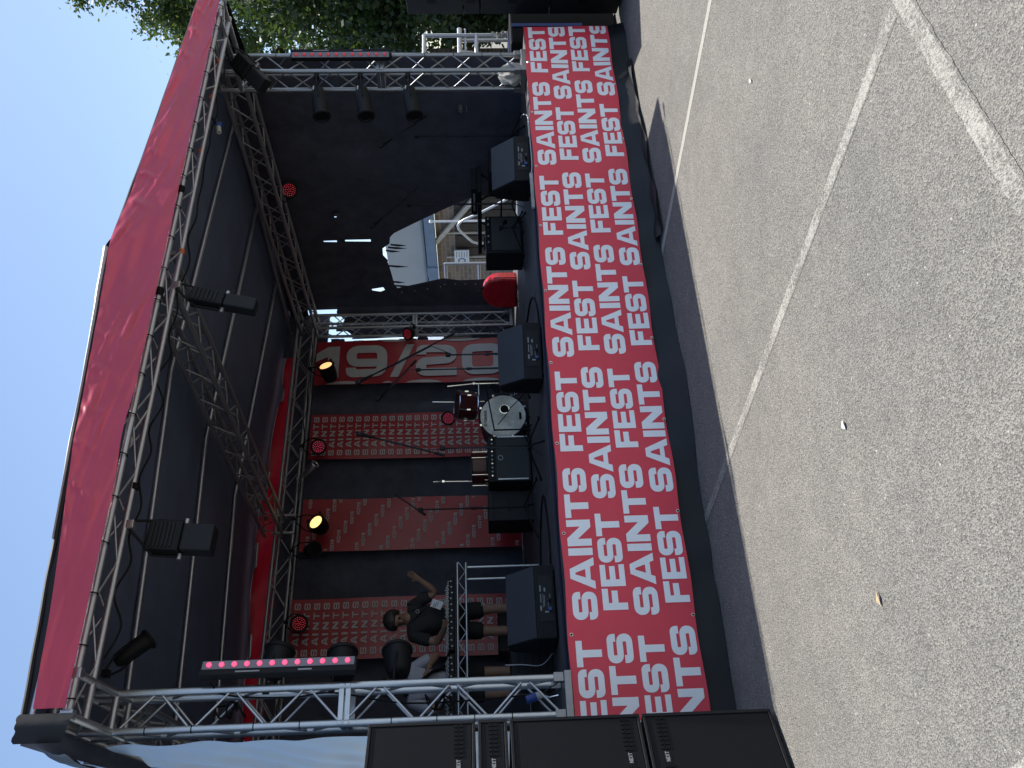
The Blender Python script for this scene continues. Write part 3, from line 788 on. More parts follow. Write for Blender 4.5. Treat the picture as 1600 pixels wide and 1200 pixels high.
tp = thing('side_tarp', 'pale tarpaulin tinted like blue shade stretched down the outside of the stage beside the speakers', 'tarp', (-7.08, 2.6, 0))
def tarp(u, v):
    Y = -.10 + u * 5.6; Z = .02 + v * 4.08
    r = .034 * math.sin(Z * 15 + Y * 7 + 4 * nz(Y, Z, 0, .8)) * max(.12, (v - .45) * 2) + .03 * nz(Y, Z * 2, 0, 1.1) + .012 * nz(Y * 2, Z * 7, 0, 1.1)
    return V((-7.085 + r * (.3 + .7 * min(1, u * 4)), Y, Z))
MB().grid(tarp, 70, 120).build('tarp_sheet', 'pale_tarp', tp, smooth=True)

# ------------------------------------------------------------------ red banners on the back wall
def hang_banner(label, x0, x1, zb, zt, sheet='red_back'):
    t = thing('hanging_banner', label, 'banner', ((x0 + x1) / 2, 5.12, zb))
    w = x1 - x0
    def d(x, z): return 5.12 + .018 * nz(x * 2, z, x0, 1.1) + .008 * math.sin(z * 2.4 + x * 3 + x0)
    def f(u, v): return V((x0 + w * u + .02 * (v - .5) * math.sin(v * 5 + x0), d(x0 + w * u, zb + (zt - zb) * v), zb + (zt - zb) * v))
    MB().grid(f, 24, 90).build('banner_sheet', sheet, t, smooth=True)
    return t, d
def shear(x, z, x0, w, zb, zt):
    v = (z - zb) / (zt - zb); return x + .02 * (v - .5) * math.sin(v * 5 + x0)
ZB, ZT = 1.18, 4.13
t, d = hang_banner('red backdrop banner with huge 19/20 printed sideways down it', -1.36, -.58, 1.12, ZT)
mb = MB()
def num(word, ztop, L):
    def f(x, y):
        z = max(1.14, min(ZT - .01, ztop - x)); X = -1.25 + y
        return V((shear(X, z, -1.36, .78, 1.12, ZT), d(X, z) - .020, z))
    text(mb, word, f, .56, L, .1)
num('1', 4.13, .36); num('9', 3.66, .62); num('/', 2.99, .36); num('2', 2.60, .62); num('0', 1.90, .64)
def sliver(xa, za, zb_, dep):     # cropped tops and feet of the next row of figures
    n = 10
    pts = [(xa, za + (zb_ - za) * i / n, dep * math.sin(PI * i / n) ** .6) for i in range(n + 1)]
    for (x, z0, e0), (_, z1, e1) in zip(pts, pts[1:]):
        q = [V((shear(a, z, -1.36, .78, 1.12, ZT), d(a, z) - .012, z)) for a, z in ((x, z0), (x, z1), (x + e1, z1), (x + e0, z0))]
        mb.add(q, [(0, 1, 2, 3)])
sliver(-.582, 3.2, 2.72, -.045); sliver(-.582, 3.58, 3.42, -.02); sliver(-.582, 2.2, 1.6, -.04)
sliver(-1.358, 3.95, 3.40, .05); sliver(-1.358, 3.10, 2.95, .03); sliver(-1.358, 2.75, 2.2, .05); sliver(-1.358, 1.9, 1.3, .05)
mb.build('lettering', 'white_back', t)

def saints(label, x0, x1, zb, zt, pitch):
    t, d = hang_banner(label, x0, x1, zb, zt)
    mb = MB(); z = zt - .03 - pitch * .75; w = x1 - x0
    while z > zb + .02:
        for k, (c, xf) in enumerate(zip('SAINTS', (.07, .24, .405, .50, .665, .82))):
            def f(x, y, z=z, xf=xf):
                X = x0 + w * xf + x; return V((shear(X, z + y, x0, w, zb, zt), d(X, z + y) - .013, z + y))
            text(mb, c, f, .079, None)
        z -= pitch
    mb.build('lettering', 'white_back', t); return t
TX, TY = .235, .19
saints('red backdrop banner of stacked SAINTS rows directly behind the drum kit', -2.61, -1.88, ZB, 4.12, .1225)
saints('red backdrop banner of stacked SAINTS rows behind the man in black', -5.41, -4.62, ZB, 4.16, .1250)
TX, TY = .30, .245
t, d = hang_banner('red backdrop banner scattered with small #COYR print, behind the empty microphone stand', -3.98, -3.22, ZD + .02, 4.13, 'red_back')
mb = MB()
for i in range(-12, 14):
    for j in range(-4, 14):
        X0 = -3.95 + .135 * i - .05 * j; z0 = 4.0 - .083 * i - .335 * j
        if X0 < -4.16 or X0 > -3.23 or z0 < ZD + .05 or z0 > 4.07: continue
        def f(x, y):
            X = max(-3.975, min(-3.225, X0 + x)); return V((shear(X, z0 + y, -3.98, .76, ZD + .02, 4.13), d(X, z0 + y) - .013, z0 + y))
        text(mb, '#COYR', f, .048, .185, .16)
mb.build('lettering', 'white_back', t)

# ------------------------------------------------------------------ loudspeakers
def cabinet(label, z0, h, w, dep, style, group=None):
    """local frame: origin at front bottom right corner, +x along the front to the left of the picture, -y out of the front"""
    t = thing('loudspeaker', label, 'loudspeaker', (0, 0, 0), 0, group)
    MB().box((w / 2, dep / 2, h / 2), (w - .004, dep, h - .010)).build('cabinet', 'speaker_black', t, bevel=.008)
    MB().box((w / 2, -.008, h / 2), (w - .05, .014, h - .055)).build('grille', 'grille', t)
    fr = MB()
    for x in (.011, w - .011): fr.box((x, -.006, h / 2), (.020, .030, h - .012))
    for z in (.014, h - .016): fr.box((w / 2, -.006, z), (w - .044, .030, .018))
    fr.build('frame', 'speaker_black', t, bevel=.003)
    zp = {'top': .10, 'slim': h / 2, 'sub': .10, 'sub_flip': h - .10}[style]
    holes = MB(); bar = MB()
    for s in (0, 1):
        for i in range(8):
            for r in (0, 1):
                x = (.035 + i * .027) if s == 0 else w - .035 - i * .027
                holes.box((x, -.0175, zp + (r - .5) * .030), (.018, .004, .020))
    holes.build('port_slots', 'tie_black', t)['kind'] = 'stuff'
    bd = MB()
    def f(x, y): return V((w / 2 + .031 - x, -.0195, zp - .012 + y))
    text(bd, 'NEXT', f, .022, .062, .12)
    bd.build('logo_lettering', 'print_grey', t)
    hb = MB(); hb.box((-.001, dep * .5, h * .55), (.004, .14, .09)).build('handle', 'tie_black', t)
    hb = MB(); hb.box((w + .001, dep * .5, h * .55), (.004, .14, .09)).build('handle', 'tie_black', t)
    return t
ang = math.atan2(-.46, -.89)     # front runs left and towards the picture
def place(t, o, rz): t.location = (o[0], o[1], t.location[2]); t.rotation_euler = (0, 0, rz)
PL = (-7.13, -.78)
# local +x must run along (-.89,-.46) and local -y along (.46,-.89): a plain rotation would flip it, so mirror through the depth
def pa(label, z0, h, style, o, dirx, nrm, w=.56, dep=.62, group=None):
    t = cabinet(label, z0, h, w, dep, style, group)
    m = Matrix(((dirx[0], -nrm[0], 0, o[0]), (dirx[1], -nrm[1], 0, o[1]), (0, 0, 1, z0), (0, 0, 0, 1)))
    if m.to_3x3().determinant() < 0:       # use the other end as origin so that no mirroring is needed
        o2 = (o[0] + dirx[0] * w, o[1] + dirx[1] * w)
        m = Matrix(((-dirx[0], -nrm[0], 0, o2[0]), (-dirx[1], -nrm[1], 0, o2[1]), (0, 0, 1, z0), (0, 0, 0, 1)))
        for ch in t.children:
            if ch.name.startswith('logo'):
                for v in ch.data.vertices: v.co.x = w - v.co.x
    t.matrix_world = m
    return t
L = dict(o=PL, dirx=(-.888, -.459), nrm=(.459, -.888))
pa('black mesh-fronted bass speaker standing on the asphalt, bottom of the stack by the pale tarp', .02, .765, 'sub_flip', **L)
pa('black mesh-fronted bass speaker, second from the bottom beside the left banner end', .79, .762, 'sub', **L)
pa('slim black mesh speaker box between the bass speakers and the top speaker by the tarp', 1.557, .178, 'slim', **L)
pa('tall black mesh-fronted speaker topping the stack beside the pale tarp', 1.74, .62, 'top', **L)
R_ = dict(o=(.17, -.45), dirx=(.91, -.41), nrm=(-.41, -.91), dep=.60)
pa('black bass speaker standing on the asphalt, bottom of the stack past the right tower', .02, .765, 'sub_flip', **R_)
pa('black bass speaker, second from the bottom of the stack past the right tower', .79, .762, 'sub', **R_)
pa('slim black speaker box under the top speaker past the right tower', 1.557, .178, 'slim', **R_)
pa('tall black speaker topping the stack in front of the trees', 1.74, .62, 'top', **R_)

# ------------------------------------------------------------------ wedge monitors
def wedge(label, loc, rz, w=.50):
    t = thing('stage_monitor', label, 'stage monitor', (0, 0, 0), 0, 'wedge monitors along the stage front')
    prof = [(-.16, .012), (-.16, .165), (.06, .40), (.20, .36), (.27, .08), (.27, .012)]
    b = MB(); b.prism([(-w / 2, y, z) for y, z in prof], None, (w, 0, 0)); b.build('cabinet', 'speaker_black', t, bevel=.010)
    n = V((0, -.235, .22)).normalized()
    sl = MB(); q = [V((x, y, z)) + n * .003 for x, (y, z) in ((-w / 2 + .012, (-.153, .172)), (w / 2 - .012, (-.153, .172)), (w / 2 - .012, (.052, .392)), (-w / 2 + .012, (.052, .392)))]
    sl.prism(q, None, n * .004).build('sloping_back', 'speaker_skylit', t)  # skylight on the slope is painted as a paler panel
    MB().box((.02, -.1615, .088), (w * .62, .004, .11)).build('connector_panel', 'black_plastic', t)
    pr = MB()
    for i, (x, z, a, h) in enumerate(((.10, .130, .050, .010), (.02, .128, .07, .006), (-.06, .130, .04, .012), (.09, .095, .03, .012), (.0, .100, .09, .004), (.0, .110, .11, .003), (-.09, .085, .012, .03), (.03, .055, .05, .004), (-.02, .072, .07, .003))):
        pr.box((x, -.1645, z), (a, .002, h))
    pr.build('panel_print', 'print_grey', t)
    for x in (-.07, .0):
        MB().tube((x, -.160, .06), (x, -.185, .06), .014, 12).build('socket', 'blue_plastic' if x < -.01 else 'tie_black', t, smooth=True)
    MB().tube((-w / 2 - .003, .08, .22), (-w / 2 + .003, .08, .22), .035, 14).build('handle_cup', 'tie_black', t, smooth=True)
    for x in (-w / 2 + .05, w / 2 - .05):
        for y in (-.12, .22): MB().tube((x, y, 0), (x, y, .014), .018, 10).build('foot', 'tie_black', t, smooth=True)
    t.location = loc; t.rotation_euler = (0, 0, rz)
    return t
wedge('black wedge monitor at the end of the stage front near the bagged tower', (-1.70, .30, ZD), math.radians(-14), .50)
wedge('black wedge monitor at the middle of the stage front below the 19/20 banner', (-3.82, .54, ZD), math.radians(-12), .54)
wedge('black wedge monitor at the stage front below the two men at the mixing desk', (-6.02, .86, ZD), math.radians(2), .60)

# ------------------------------------------------------------------ stage lamps
def led_bar(label, c, L, face, side):
    t = thing('light_bar', label, 'light bar', c)
    c = V(c); f = V(face).normalized(); s = V(side).normalized(); z = V((0, 0, 1))
    rot = Matrix((s, f, z)).transposed()
    MB().box(c, (.10, .07, L), rot).build('housing', 'black_metal', t, bevel=.004)
    MB().box(c + f * .037 + s * .018, (.058, .006, L - .03), rot).build('face_plate', 'led_face', t)
    for i in range(12):
        p = c + f * .041 + s * .018 + z * (-(L - .12) / 2 + (L - .12) * i / 11)
        MB().lathe([(.0178, 0), (.0178, .008), (.012, .014), (.003, .015)], p, f, 14).build('lens', 'pink_led' if side[0] > 0 else 'dim_led', t, smooth=True)
    for zz in (-L / 2 + .10, L / 2 - .10):
        MB().box(c - f * .05 + z * zz, (.05, .05, .04), rot).build('clamp', 'black_metal', t)
    pr = MB()
    pr.box(c + f * .0365 - s * .032 + z * .20, (.010, .002, .16), rot); pr.box(c + f * .0365 - s * .032 - z * .18, (.012, .002, .09), rot)
    pr.build('housing_print', 'print_grey', t)
    return t
led_bar('black upright light bar with twelve glowing pink lamps on the bright tower', (-6.63, -.06, 3.06), 1.04, (.30, -.95, 0), (.95, .30, 0))
led_bar('black upright light bar with twelve dull red lamps on the right tower', (-.44, -.055, 3.02), 1.03, (-.35, -.93, 0), (-.93, .35, 0))

def par(label, name, c, axis, L, r, lens, top, m='black_metal', cat='stage light', doors=False):
    """can with its lens at c + axis*L; yoke up or across to the point `top`"""
    t = thing(name, label, cat, c)
    c = V(c); a = V(axis).normalized()
    MB().lathe([(r * .55, -.02), (r * .8, 0), (r * .93, L * .25), (r, L * .5), (r, L), (r * .93, L + .001)], c, a, 22).build('can', m, t, smooth=True)
    rim = MB(); rim.torus(c + a * L, a, r * 1.0, .016, 22, 6); rim.build('rim', m, t, smooth=True)
    if lens == 'cluster_red' or lens == 'cluster_pink':
        MB().disc(c + a * (L + .003), a, r * .92, 22).build('lens_plate', 'tie_black', t)
        b = MB(); u = a.orthogonal().normalized(); w = a.cross(u)
        for ring, n in ((0, 1), (.28, 5), (.56, 11), (.83, 17)):
            for i in range(n):
                q = 2 * PI * i / n + ring; p = c + a * (L + .005) + (u * math.cos(q) + w * math.sin(q)) * r * ring * .92
                b.disc(p, a, r * .042, 7)
        b.build('lamp_cluster', 'red_led' if lens == 'cluster_red' else 'pink_led', t)
    elif lens:
        MB().lathe([(r * .9, 0), (r * .7, .012), (.01, .02)], c + a * (L - .005), a, 20).build('lens', lens, t, smooth=True)
    else:
        MB().disc(c + a * (L + .002), a, r * .9, 20).build('lens', 'tie_black', t)
    if top is not None:
        top = V(top); u = a.cross(V((0, 0, 1)))
        u = u.normalized() if u.length > .1 else V((1, 0, 0))
        y = MB(); pv = c + a * L * .45
        for s in (-1, 1): y.path([pv + u * s * (r + .012), pv.lerp(top, .55) + u * s * (r + .014), top + u * s * .03], .008, 6)
        y.build('yoke', m, t)
        MB().box(top, (.05, .05, .05)).build('clamp', m, t, bevel=.004)
    if doors:
        b = MB(); u = a.orthogonal().normalized(); w = a.cross(u)
        for i in range(4):
            q = PI / 2 * i + .4; dd = u * math.cos(q) + w * math.sin(q); b.box(c + a * (L + .01) + dd * (r + .02), (.03, .03, .03))
        b.build('gel_clip', m, t)
    return t
# three cans on the right tower
for z, lab in ((3.24, 'black spotlight clamped on the right tower, highest of its three'), (2.79, 'black spotlight clamped on the right tower, middle of its three'), (2.30, 'black spotlight clamped on the right tower, lowest of its three')):
    t = par(lab, 'spotlight', (-.79, .10, z + .02), (-.93, .12, -.16), .34, .078, None, (-.66, .03, z + .03))
    MB().box((-.83, .035, z + .05), (.05, .012, .012)).build('label_strip', 'label_grey', t)
    t['group'] = 'spotlights on the right tower'
par('round red-lit lamp hanging alone on the side truss before the black curtain', 'led_lamp', (-.10, 2.30, 4.06), (-.55, -.72, -.30), .10, .095, 'cluster_red', (-.20, 2.3, 4.15))
par('round pink-lit lamp on the back truss above the drum banner', 'led_lamp', (-2.47, 4.94, 3.95), (-.50, -.80, -.20), .12, .098, 'cluster_pink', (-2.45, 5.0, 4.19))
par('round red-lit lamp on the back truss above the banner behind the man', 'led_lamp', (-4.98, 4.94, 4.0), (-.28, -.90, -.14), .12, .098, 'cluster_red', (-4.95, 5.0, 4.19))
par('round red lamp clamped on the back tower beside the 19/20 banner', 'led_lamp', (-.55, 4.98, 2.66), (-.5, -.55, .62), .10, .088, 'cluster_red', (-.43, 4.98, 2.63))
par('round pink-lit lamp low behind the drum kit', 'led_lamp', (-2.42, 4.30, 2.06), (-.45, -.85, .15), .11, .085, 'cluster_pink', None)
par('amber glowing can light over the 19/20 banner, aimed up at the stage', 'warm_lamp', (-1.42, 4.86, 3.82), (.42, -.80, .22), .24, .115, 'warm_dim', (-1.15, 5.0, 4.18), doors=True)
par('bright amber can light over the #COYR banner', 'warm_lamp', (-3.74, 4.90, 3.78), (.22, -.80, .40), .18, .115, 'warm_lamp', (-3.55, 5.0, 4.20), doors=True)
par('unlit black can light beside the bright amber one', 'spotlight', (-4.05, 4.86, 3.95), (-.2, -.8, -.5), .22, .09, None, (-4.0, 5.0, 4.2))
par('small grey-ended can light between the two lit lamps on the back truss', 'spotlight', (-2.95, 4.88, 4.10), (.35, -.5, -.6), .24, .05, None, (-2.95, 5.0, 4.2), m='steel')
par('unlit black can on the bright tower behind the light bar foot', 'spotlight', (-6.60, .36, 2.30), (.75, .5, .1), .22, .10, None, (-6.70, .24, 2.32))
par('unlit black can on the bright tower behind the light bar middle', 'spotlight', (-6.62, .36, 2.70), (.8, .4, .1), .22, .10, None, (-6.72, .24, 2.75))
par('brass-rimmed black can on the bright tower behind the light bar top', 'spotlight', (-6.58, .36, 3.20), (.8, .3, -.1), .20, .10, None, (-6.72, .24, 3.2))

def profile_spot(label, c, axis, w, h, L, top):
    t = thing('spot_fixture', label, 'stage light', c); c = V(c); a = V(axis).normalized()
    u = a.orthogonal().normalized() if abs(a.z) < .9 else V((1, 0, 0)); u = (u - a * u.dot(a)).normalized(); v = a.cross(u)
    rot = Matrix((u, v, a)).transposed()
    MB().box(c + a * L * .25, (w, h, L * .5), rot).build('housing', 'black_metal', t, bevel=.012)
    MB().box(c + a * L * .74, (w * .9, h * .86, L * .47), rot).build('lens_box', 'black_plastic', t, bevel=.012)
    f = MB()
    for i in range(6): f.box(c + a * L * (.08 + .06 * i) + v * (h / 2 + .004), (w * .8, .010, .012), rot)
    f.build('cooling_fins', 'black_plastic', t)
    for s in (-1, 1):
        MB().tube(c + a * L * .5 + u * s * (w / 2), c + a * L * .5 + u * s * (w / 2 + .04), .018, 10).build('knob', 'steel', t, smooth=True)
    y = MB(); top = V(top)
    for s in (-1, 1): y.path([c + a * L * .5 + u * s * (w / 2 + .02), c + a * .05 + u * s * (w / 2 + .02), top + u * s * .03], .010, 6)
    y.build('yoke', 'black_metal', t); MB().box(top, (.06, .06, .06)).build('clamp', 'steel', t, bevel=.005)
    return t
profile_spot('long black stage light hanging under the middle of the front truss', (-3.74, -.36, 3.98), (-.16, .12, -1), .13, .13, .54, (-3.68, -.42, 4.08))
profile_spot('wide black stage light hanging under the front truss between the middle and the bright tower', (-5.73, -.20, 4.02), (-.06, .05, -1), .22, .17, .46, (-5.71, -.40, 4.09))
par('small black can hanging near the front roof corner by the bright tower', 'spotlight', (-6.46, .28, 4.28), (.55, .25, -.55), .24, .065, None, (-6.60, .05, 4.25))
profile_spot('black flood light angled in the front roof corner above the right tower', (-.66, -.18, 4.02), (-.72, .12, -.62), .17, .14, .46, (-.60, -.30, 4.12))
cn = thing('cable_connector', 'small blue and white cable connector on the front truss by the right tower', 'connector', (-1.72, -.30, 4.03))
MB().tube((-1.72, -.30, 4.06), (-1.72, -.30, 4.01), .025, 12).build('plug_body', 'blue_plastic', cn, smooth=True)
MB().tube((-1.76, -.31, 4.035), (-1.83, -.31, 4.02), .022, 12).build('socket', 'white_plastic', cn, smooth=True)
MB().path([(-1.72, -.30, 4.06), (-1.70, -.38, 4.09), (-1.60, -.41, 4.10)], .008).build('lead', 'tie_black', cn)

# ------------------------------------------------------------------ drum kit
bd = thing('bass_drum', 'bass drum with pale worn drum head and black mic hole', 'drum', (-3.29, 2.72, ZD))
DC = V((-3.29, 2.66, ZD + .30)); dax = V((-.10, -.99, .05)).normalized()
MB().lathe([(.272, -.40), (.275, -.38), (.275, -.01), (.272, 0)], DC, dax, 36).build('shell', 'maroon', bd, smooth=True)
MB().disc(DC + dax * .006, dax, .262, 40).build('drum_head', 'drum_head', bd)
MB().torus(DC, dax, .272, .014, 40, 8).build('hoop', 'black_plastic', bd, smooth=True)
du = dax.cross(V((0, 0, 1))).normalized(); du = -du if du.x < 0 else du; dv = du.cross(dax); dv = dv if dv.z > 0 else -dv
MB().disc(DC + dax * .008 + du * .085 - dv * .02, dax, .052, 24).build('mic_hole', 'tie_black', bd)
MB().torus(DC + dax * .008 + du * .085 - dv * .02, dax, .053, .006, 24, 6).build('hole_ring', 'chrome', bd, smooth=True)
lg = MB()
def fdr(x, y): return DC + dax * .009 + du * (-.075 + x) + dv * (.185 + y)
text(lg, 'YAMAHA', fdr, .034, .155, .14); lg.build('logo_lettering', 'tie_black', bd)
MB().torus(DC + dax * .009 + du * (-.102) + dv * .202, dax, .013, .004, 16, 5).build('logo_mark', 'tie_black', bd)
MB().box(DC + dax * .009 + dv * (-.20), (.10, .002, .028)).build('maker_label', 'tie_black', bd)
for i in range(8):
    q = 2 * PI * (i + .5) / 8; p = DC - dax * .10 + (du * math.cos(q) + dv * math.sin(q)) * .285
    MB().tube(p - dax * .035, p + dax * .10, .007, 8).build('tension_lug', 'chrome', bd, smooth=True)
for i in range(8):
    q = 2 * PI * (i + .5) / 8; p = DC + dax * .012 + (du * math.cos(q) + dv * math.sin(q)) * .276
    MB().box(p, (.03, .02, .03)).build('hoop_claw', 'chrome', bd, bevel=.004)
for s in (-1, 1): MB().path([DC - dax * .15 + du * s * .26 - dv * .08, DC + du * s * .36 - V((0, 0, .298))], .009, 8).build('spur', 'chrome', bd, smooth=True)
mb = MB(); mb.path([DC + dax * .03 + dv * .235 - du * .02, DC + dax * .05 + dv * .10 - du * .14 + V((0, 0, .13)), DC + dax * .045 - du * .262 + dv * .12], .010, 6)
km = thing('kick_microphone', 'low boom microphone and lead in front of the bass drum head', 'microphone', (-3.52, 2.42, ZD))
rod('boom', (-3.61, 2.40, 1.50), (-3.06, 2.45, 1.575), .008, 'black_metal', km)
rod('pole', (-3.60, 2.40, ZD + .01), (-3.60, 2.40, 1.50), .009, 'black_metal', km)
for i in range(3): rod('leg', (-3.60, 2.40, ZD + .12), (-3.60 + .2 * math.cos(i * 2.09 + .3), 2.40 + .2 * math.sin(i * 2.09 + .3), ZD + .008), .008, 'black_metal', km, 8)
MB().lathe([(.012, 0), (.03, .02), (.036, .09), (.030, .12), (.01, .13)], (-3.02, 2.38, 1.52), (-.75, .35, -.75), 14).build('microphone', 'tie_black', km, smooth=True)
MB().path([(-3.53, 2.41, 1.46), (-3.42, 2.40, 1.37), (-3.33, 2.40, 1.315), (-3.22, 2.40, 1.21), (-3.15, 2.39, 1.15), (-3.12, 2.36, ZD + .01)], .005, 6).build('lead', 'tie_black', km)
def drum(label, c, ax, r, h, legs=()):
    t = thing('tom_drum', label, 'drum', c); c = V(c); a = V(ax).normalized()
    MB().lathe([(r, 0), (r, h)], c, a, 28).build('shell', 'maroon', t, smooth=True)
    MB().torus(c, a, r + .004, .009, 28, 6).build('hoop', 'chrome', t, smooth=True); MB().torus(c + a * h, a, r + .004, .009, 28, 6).build('hoop', 'chrome', t, smooth=True)
    MB().disc(c + a * (h - .004), a, r * .97, 28).build('drum_head', 'drum_head', t)
    u = a.orthogonal().normalized(); w = a.cross(u)
    for i in range(6):
        q = 2 * PI * i / 6; p = c + (u * math.cos(q) + w * math.sin(q)) * (r + .012)
        MB().tube(p, p + a * h, .0055, 6).build('tension_rod', 'chrome', t); MB().box(p + a * h * .5, (.022, .022, .05)).build('lug', 'chrome', t, bevel=.004)
    for p in legs: MB().tube((p[0], p[1], ZD), (p[0], p[1], c.z + h * .6), .007, 8).build('leg', 'chrome', t, smooth=True)
    return t
drum('maroon rack tom with chrome lugs above the bass drum', (-2.99, 2.96, 1.71), (.0, -.25, .95), .165, .22)
drum('maroon floor tom with chrome lugs behind the guitar amplifier', (-3.76, 3.06, 1.40), (0, 0, 1), .185, .36, [(-3.57, 3.0), (-3.93, 3.0), (-3.76, 3.26)])
def stand(label, name, pts, r, feet=True, m='chrome', cat='stand', extra=()):
    t = thing(name, label, cat, pts[0])
    for a, b in zip(pts, pts[1:]): rod('tube', a, b, r, m, t, 10); 
    for p in pts[1:-1]: MB().box(p, (.03, .03, .035)).build('clamp', m, t, bevel=.004)
    b0 = V(pts[0])
    if feet:
        for i in range(3):
            q = .5 + 2 * PI * i / 3; rod('leg', b0 + V((0, 0, .22)), (b0.x + .26 * math.cos(q), b0.y + .26 * math.sin(q), ZD + .008), .008, m, t, 8)
    return t
stand('chrome cymbal stand pole between the rack tom and the 19/20 banner', 'cymbal_stand', [(-2.53, 3.2, ZD + .01), (-2.53, 3.2, 1.72), (-2.56, 3.2, 2.05)], .011)
t = stand('thin chrome stand rod beside the pink lamp behind the drums', 'cymbal_stand', [(-2.73, 3.3, ZD + .01), (-2.73, 3.3, 1.95), (-2.72, 3.3, 2.24)], .006)
MB().tube((-2.53, 3.2, 1.66), (-2.72, 3.2, 1.66), .012, 10).build('cross_arm', 'chrome', t, smooth=True)
t = stand('chrome cymbal stand pole between the amplifier and the #COYR banner', 'cymbal_stand', [(-3.85, 3.22, ZD + .01), (-3.85, 3.22, 1.62), (-3.85, 3.2, 2.10), (-3.86, 3.18, 2.22)], .010)

# ------------------------------------------------------------------ amplifiers, cases, furniture
def amp(label, loc, w, d, h, rz, strips=True, knobs=10, panel=.075):
    t = thing('guitar_amplifier', label, 'amplifier', (0, 0, 0))
    MB().box((0, 0, h / 2 + .01), (w, d, h)).build('cabinet', 'black_plastic', t, bevel=.012)
    MB().box((0, -d / 2 - .004, (h - panel) / 2 + .012), (w - .07, .012, h - panel - .045)).build('speaker_cloth', 'amp_cloth', t, bevel=.003)
    MB().box((0, -d / 2 - .003, h - panel / 2), (w - .05, .010, panel - .012)).build('control_panel', 'black_metal', t)
    for i in range(knobs):
        x = -w / 2 + .06 + (w - .12) * i / max(1, knobs - 1)
        MB().tube((x, -d / 2 - .007, h - panel / 2), (x, -d / 2 - .024, h - panel / 2), .009, 10).build('knob', 'label_grey' if i % 3 else 'chrome', t, smooth=True)
    if strips:
        for s in (-1, 1): MB().box((s * (w / 2 - .022), -d / 2 - .008, (h - panel) / 2 + .012), (.016, .014, h - panel - .07)).build('side_strip', 'alu', t, bevel=.002)
        MB().torus((0, -d / 2 - .012, h - panel - .055), (0, 1, 0), .026, .004, 18, 5).build('badge', 'label_grey', t, smooth=True)
    MB().box((0, 0, h + .022), (.22, .03, .018)).build('handle', 'black_plastic', t, bevel=.005)
    for sx in (-1, 1):
        for sy in (-1, 1): MB().tube((sx * (w / 2 - .05), sy * (d / 2 - .05), -.002), (sx * (w / 2 - .05), sy * (d / 2 - .05), .014), .02, 10).build('foot', 'tie_black', t)
    t.location = loc; t.rotation_euler = (0, 0, rz); return t
amp('black guitar amplifier with pale side strips and a row of white knobs beside the drums', (-3.86, 2.72, ZD), .56, .28, .48, 0)
amp('black square amplifier with a microphone before its grille, by the torn curtain gap', (-1.26, 2.02, ZD), .60, .32, .44, math.radians(4), False, 6, .05)
cs = thing('equipment_case', 'tall black equipment case standing beside the guitar amplifier', 'case', (-4.36, 2.95, ZD))
MB().box((-4.36, 2.95, ZD + .25), (.34, .40, .50)).build('case_body', 'black_plastic', cs, bevel=.01)
for z in (.06, .44): MB().box((-4.36, 2.745, ZD + z), (.34, .012, .02)).build('edge_rail', 'black_metal', cs)
MB().box((-4.36, 2.742, ZD + .27), (.10, .014, .03)).build('handle', 'black_metal', cs)
cs = thing('equipment_case', 'low black box on the deck before the #COYR banner', 'case', (-3.75, 4.6, ZD))
MB().box((-3.62, 4.55, ZD + .19), (.44, .40, .38)).build('case_body', 'black_plastic', cs, bevel=.01)
MB().tube((-3.7, 4.33, ZD + .30), (-3.7, 4.345, ZD + .30), .015, 10).build('latch', 'chrome', cs)
rc2 = thing('drum_case', 'round-topped glossy red instrument case standing by the torn curtain gap', 'case', (-.62, 3.85, ZD))
def dshape(r, hb, n=20): return [(-r, 0), ] + [(r * -math.cos(PI * i / n), hb + r * math.sin(PI * i / n)) for i in range(n + 1)] + [(r, 0)]
cx, cy_ = V((-.70, 3.72, ZD + .003)), 0
ax_ = V((-.93, -.36, 0)).normalized(); uu = V((-ax_.y, ax_.x, 0))
def dprism(r, hb, a0, a1): 
    b = MB(); b.prism([cx + uu * x + V((0, 0, z)) + ax_ * a0 for x, z in dshape(r, hb)], None, ax_ * (a1 - a0)); return b
dprism(.235, .235, -.11, .09).build('case_shell', 'red_case', rc2, smooth=True, bevel=.02)
dprism(.243, .235, .02, .045).build('lid_seam', 'red_case', rc2, smooth=True)
for a_ in (50, 105):
    q = math.radians(a_); p = cx + uu * (-.245 * math.cos(q)) + V((0, 0, .235 + .245 * math.sin(q))) + ax_ * .03
    MB().box(p, (.03, .05, .03)).build('latch', 'black_metal', rc2, bevel=.003)
MB().torus(cx + uu * 0 + V((0, 0, .49)) + ax_ * .0, uu, .035, .008, 14, 6).build('handle', 'tie_black', rc2, smooth=True)
dk = thing('keyboard_stand', 'black folding keyboard table standing behind the wedge monitor by the right tower', 'table', (-.75, 2.0, ZD))
MB().box((-.72, 2.05, 1.60), (.42, 1.15, .05)).build('table_top', 'black_plastic', dk, bevel=.006)
for y in (1.62, 2.48):
    for s in (-1, 1): rod('leg', (-.72 - .2 * s, y, ZD), (-.72 + .2 * s, y, 1.575), .014, 'black_metal', dk)
rod('brace_bar', (-.72, 1.62, 1.33), (-.72, 2.48, 1.33), .011, 'black_metal', dk)
kb = thing('keyboard_case', 'black box on the keyboard table behind the end wedge monitor', 'case', (-.70, 1.75, 1.625))
MB().box((-.70, 1.72, 1.665), (.34, .46, .075)).build('case_body', 'black_plastic', kb, bevel=.008)
MB().box((-.872, 1.72, 1.665), (.006, .30, .02)).build('case_label', 'print_grey', kb)
cs = thing('equipment_case', 'black flight case standing on the deck under the keyboard table', 'case', (-.62, 1.55, ZD))
MB().box((-.62, 1.50, ZD + .2), (.36, .42, .40)).build('case_body', 'black_plastic', cs, bevel=.01)
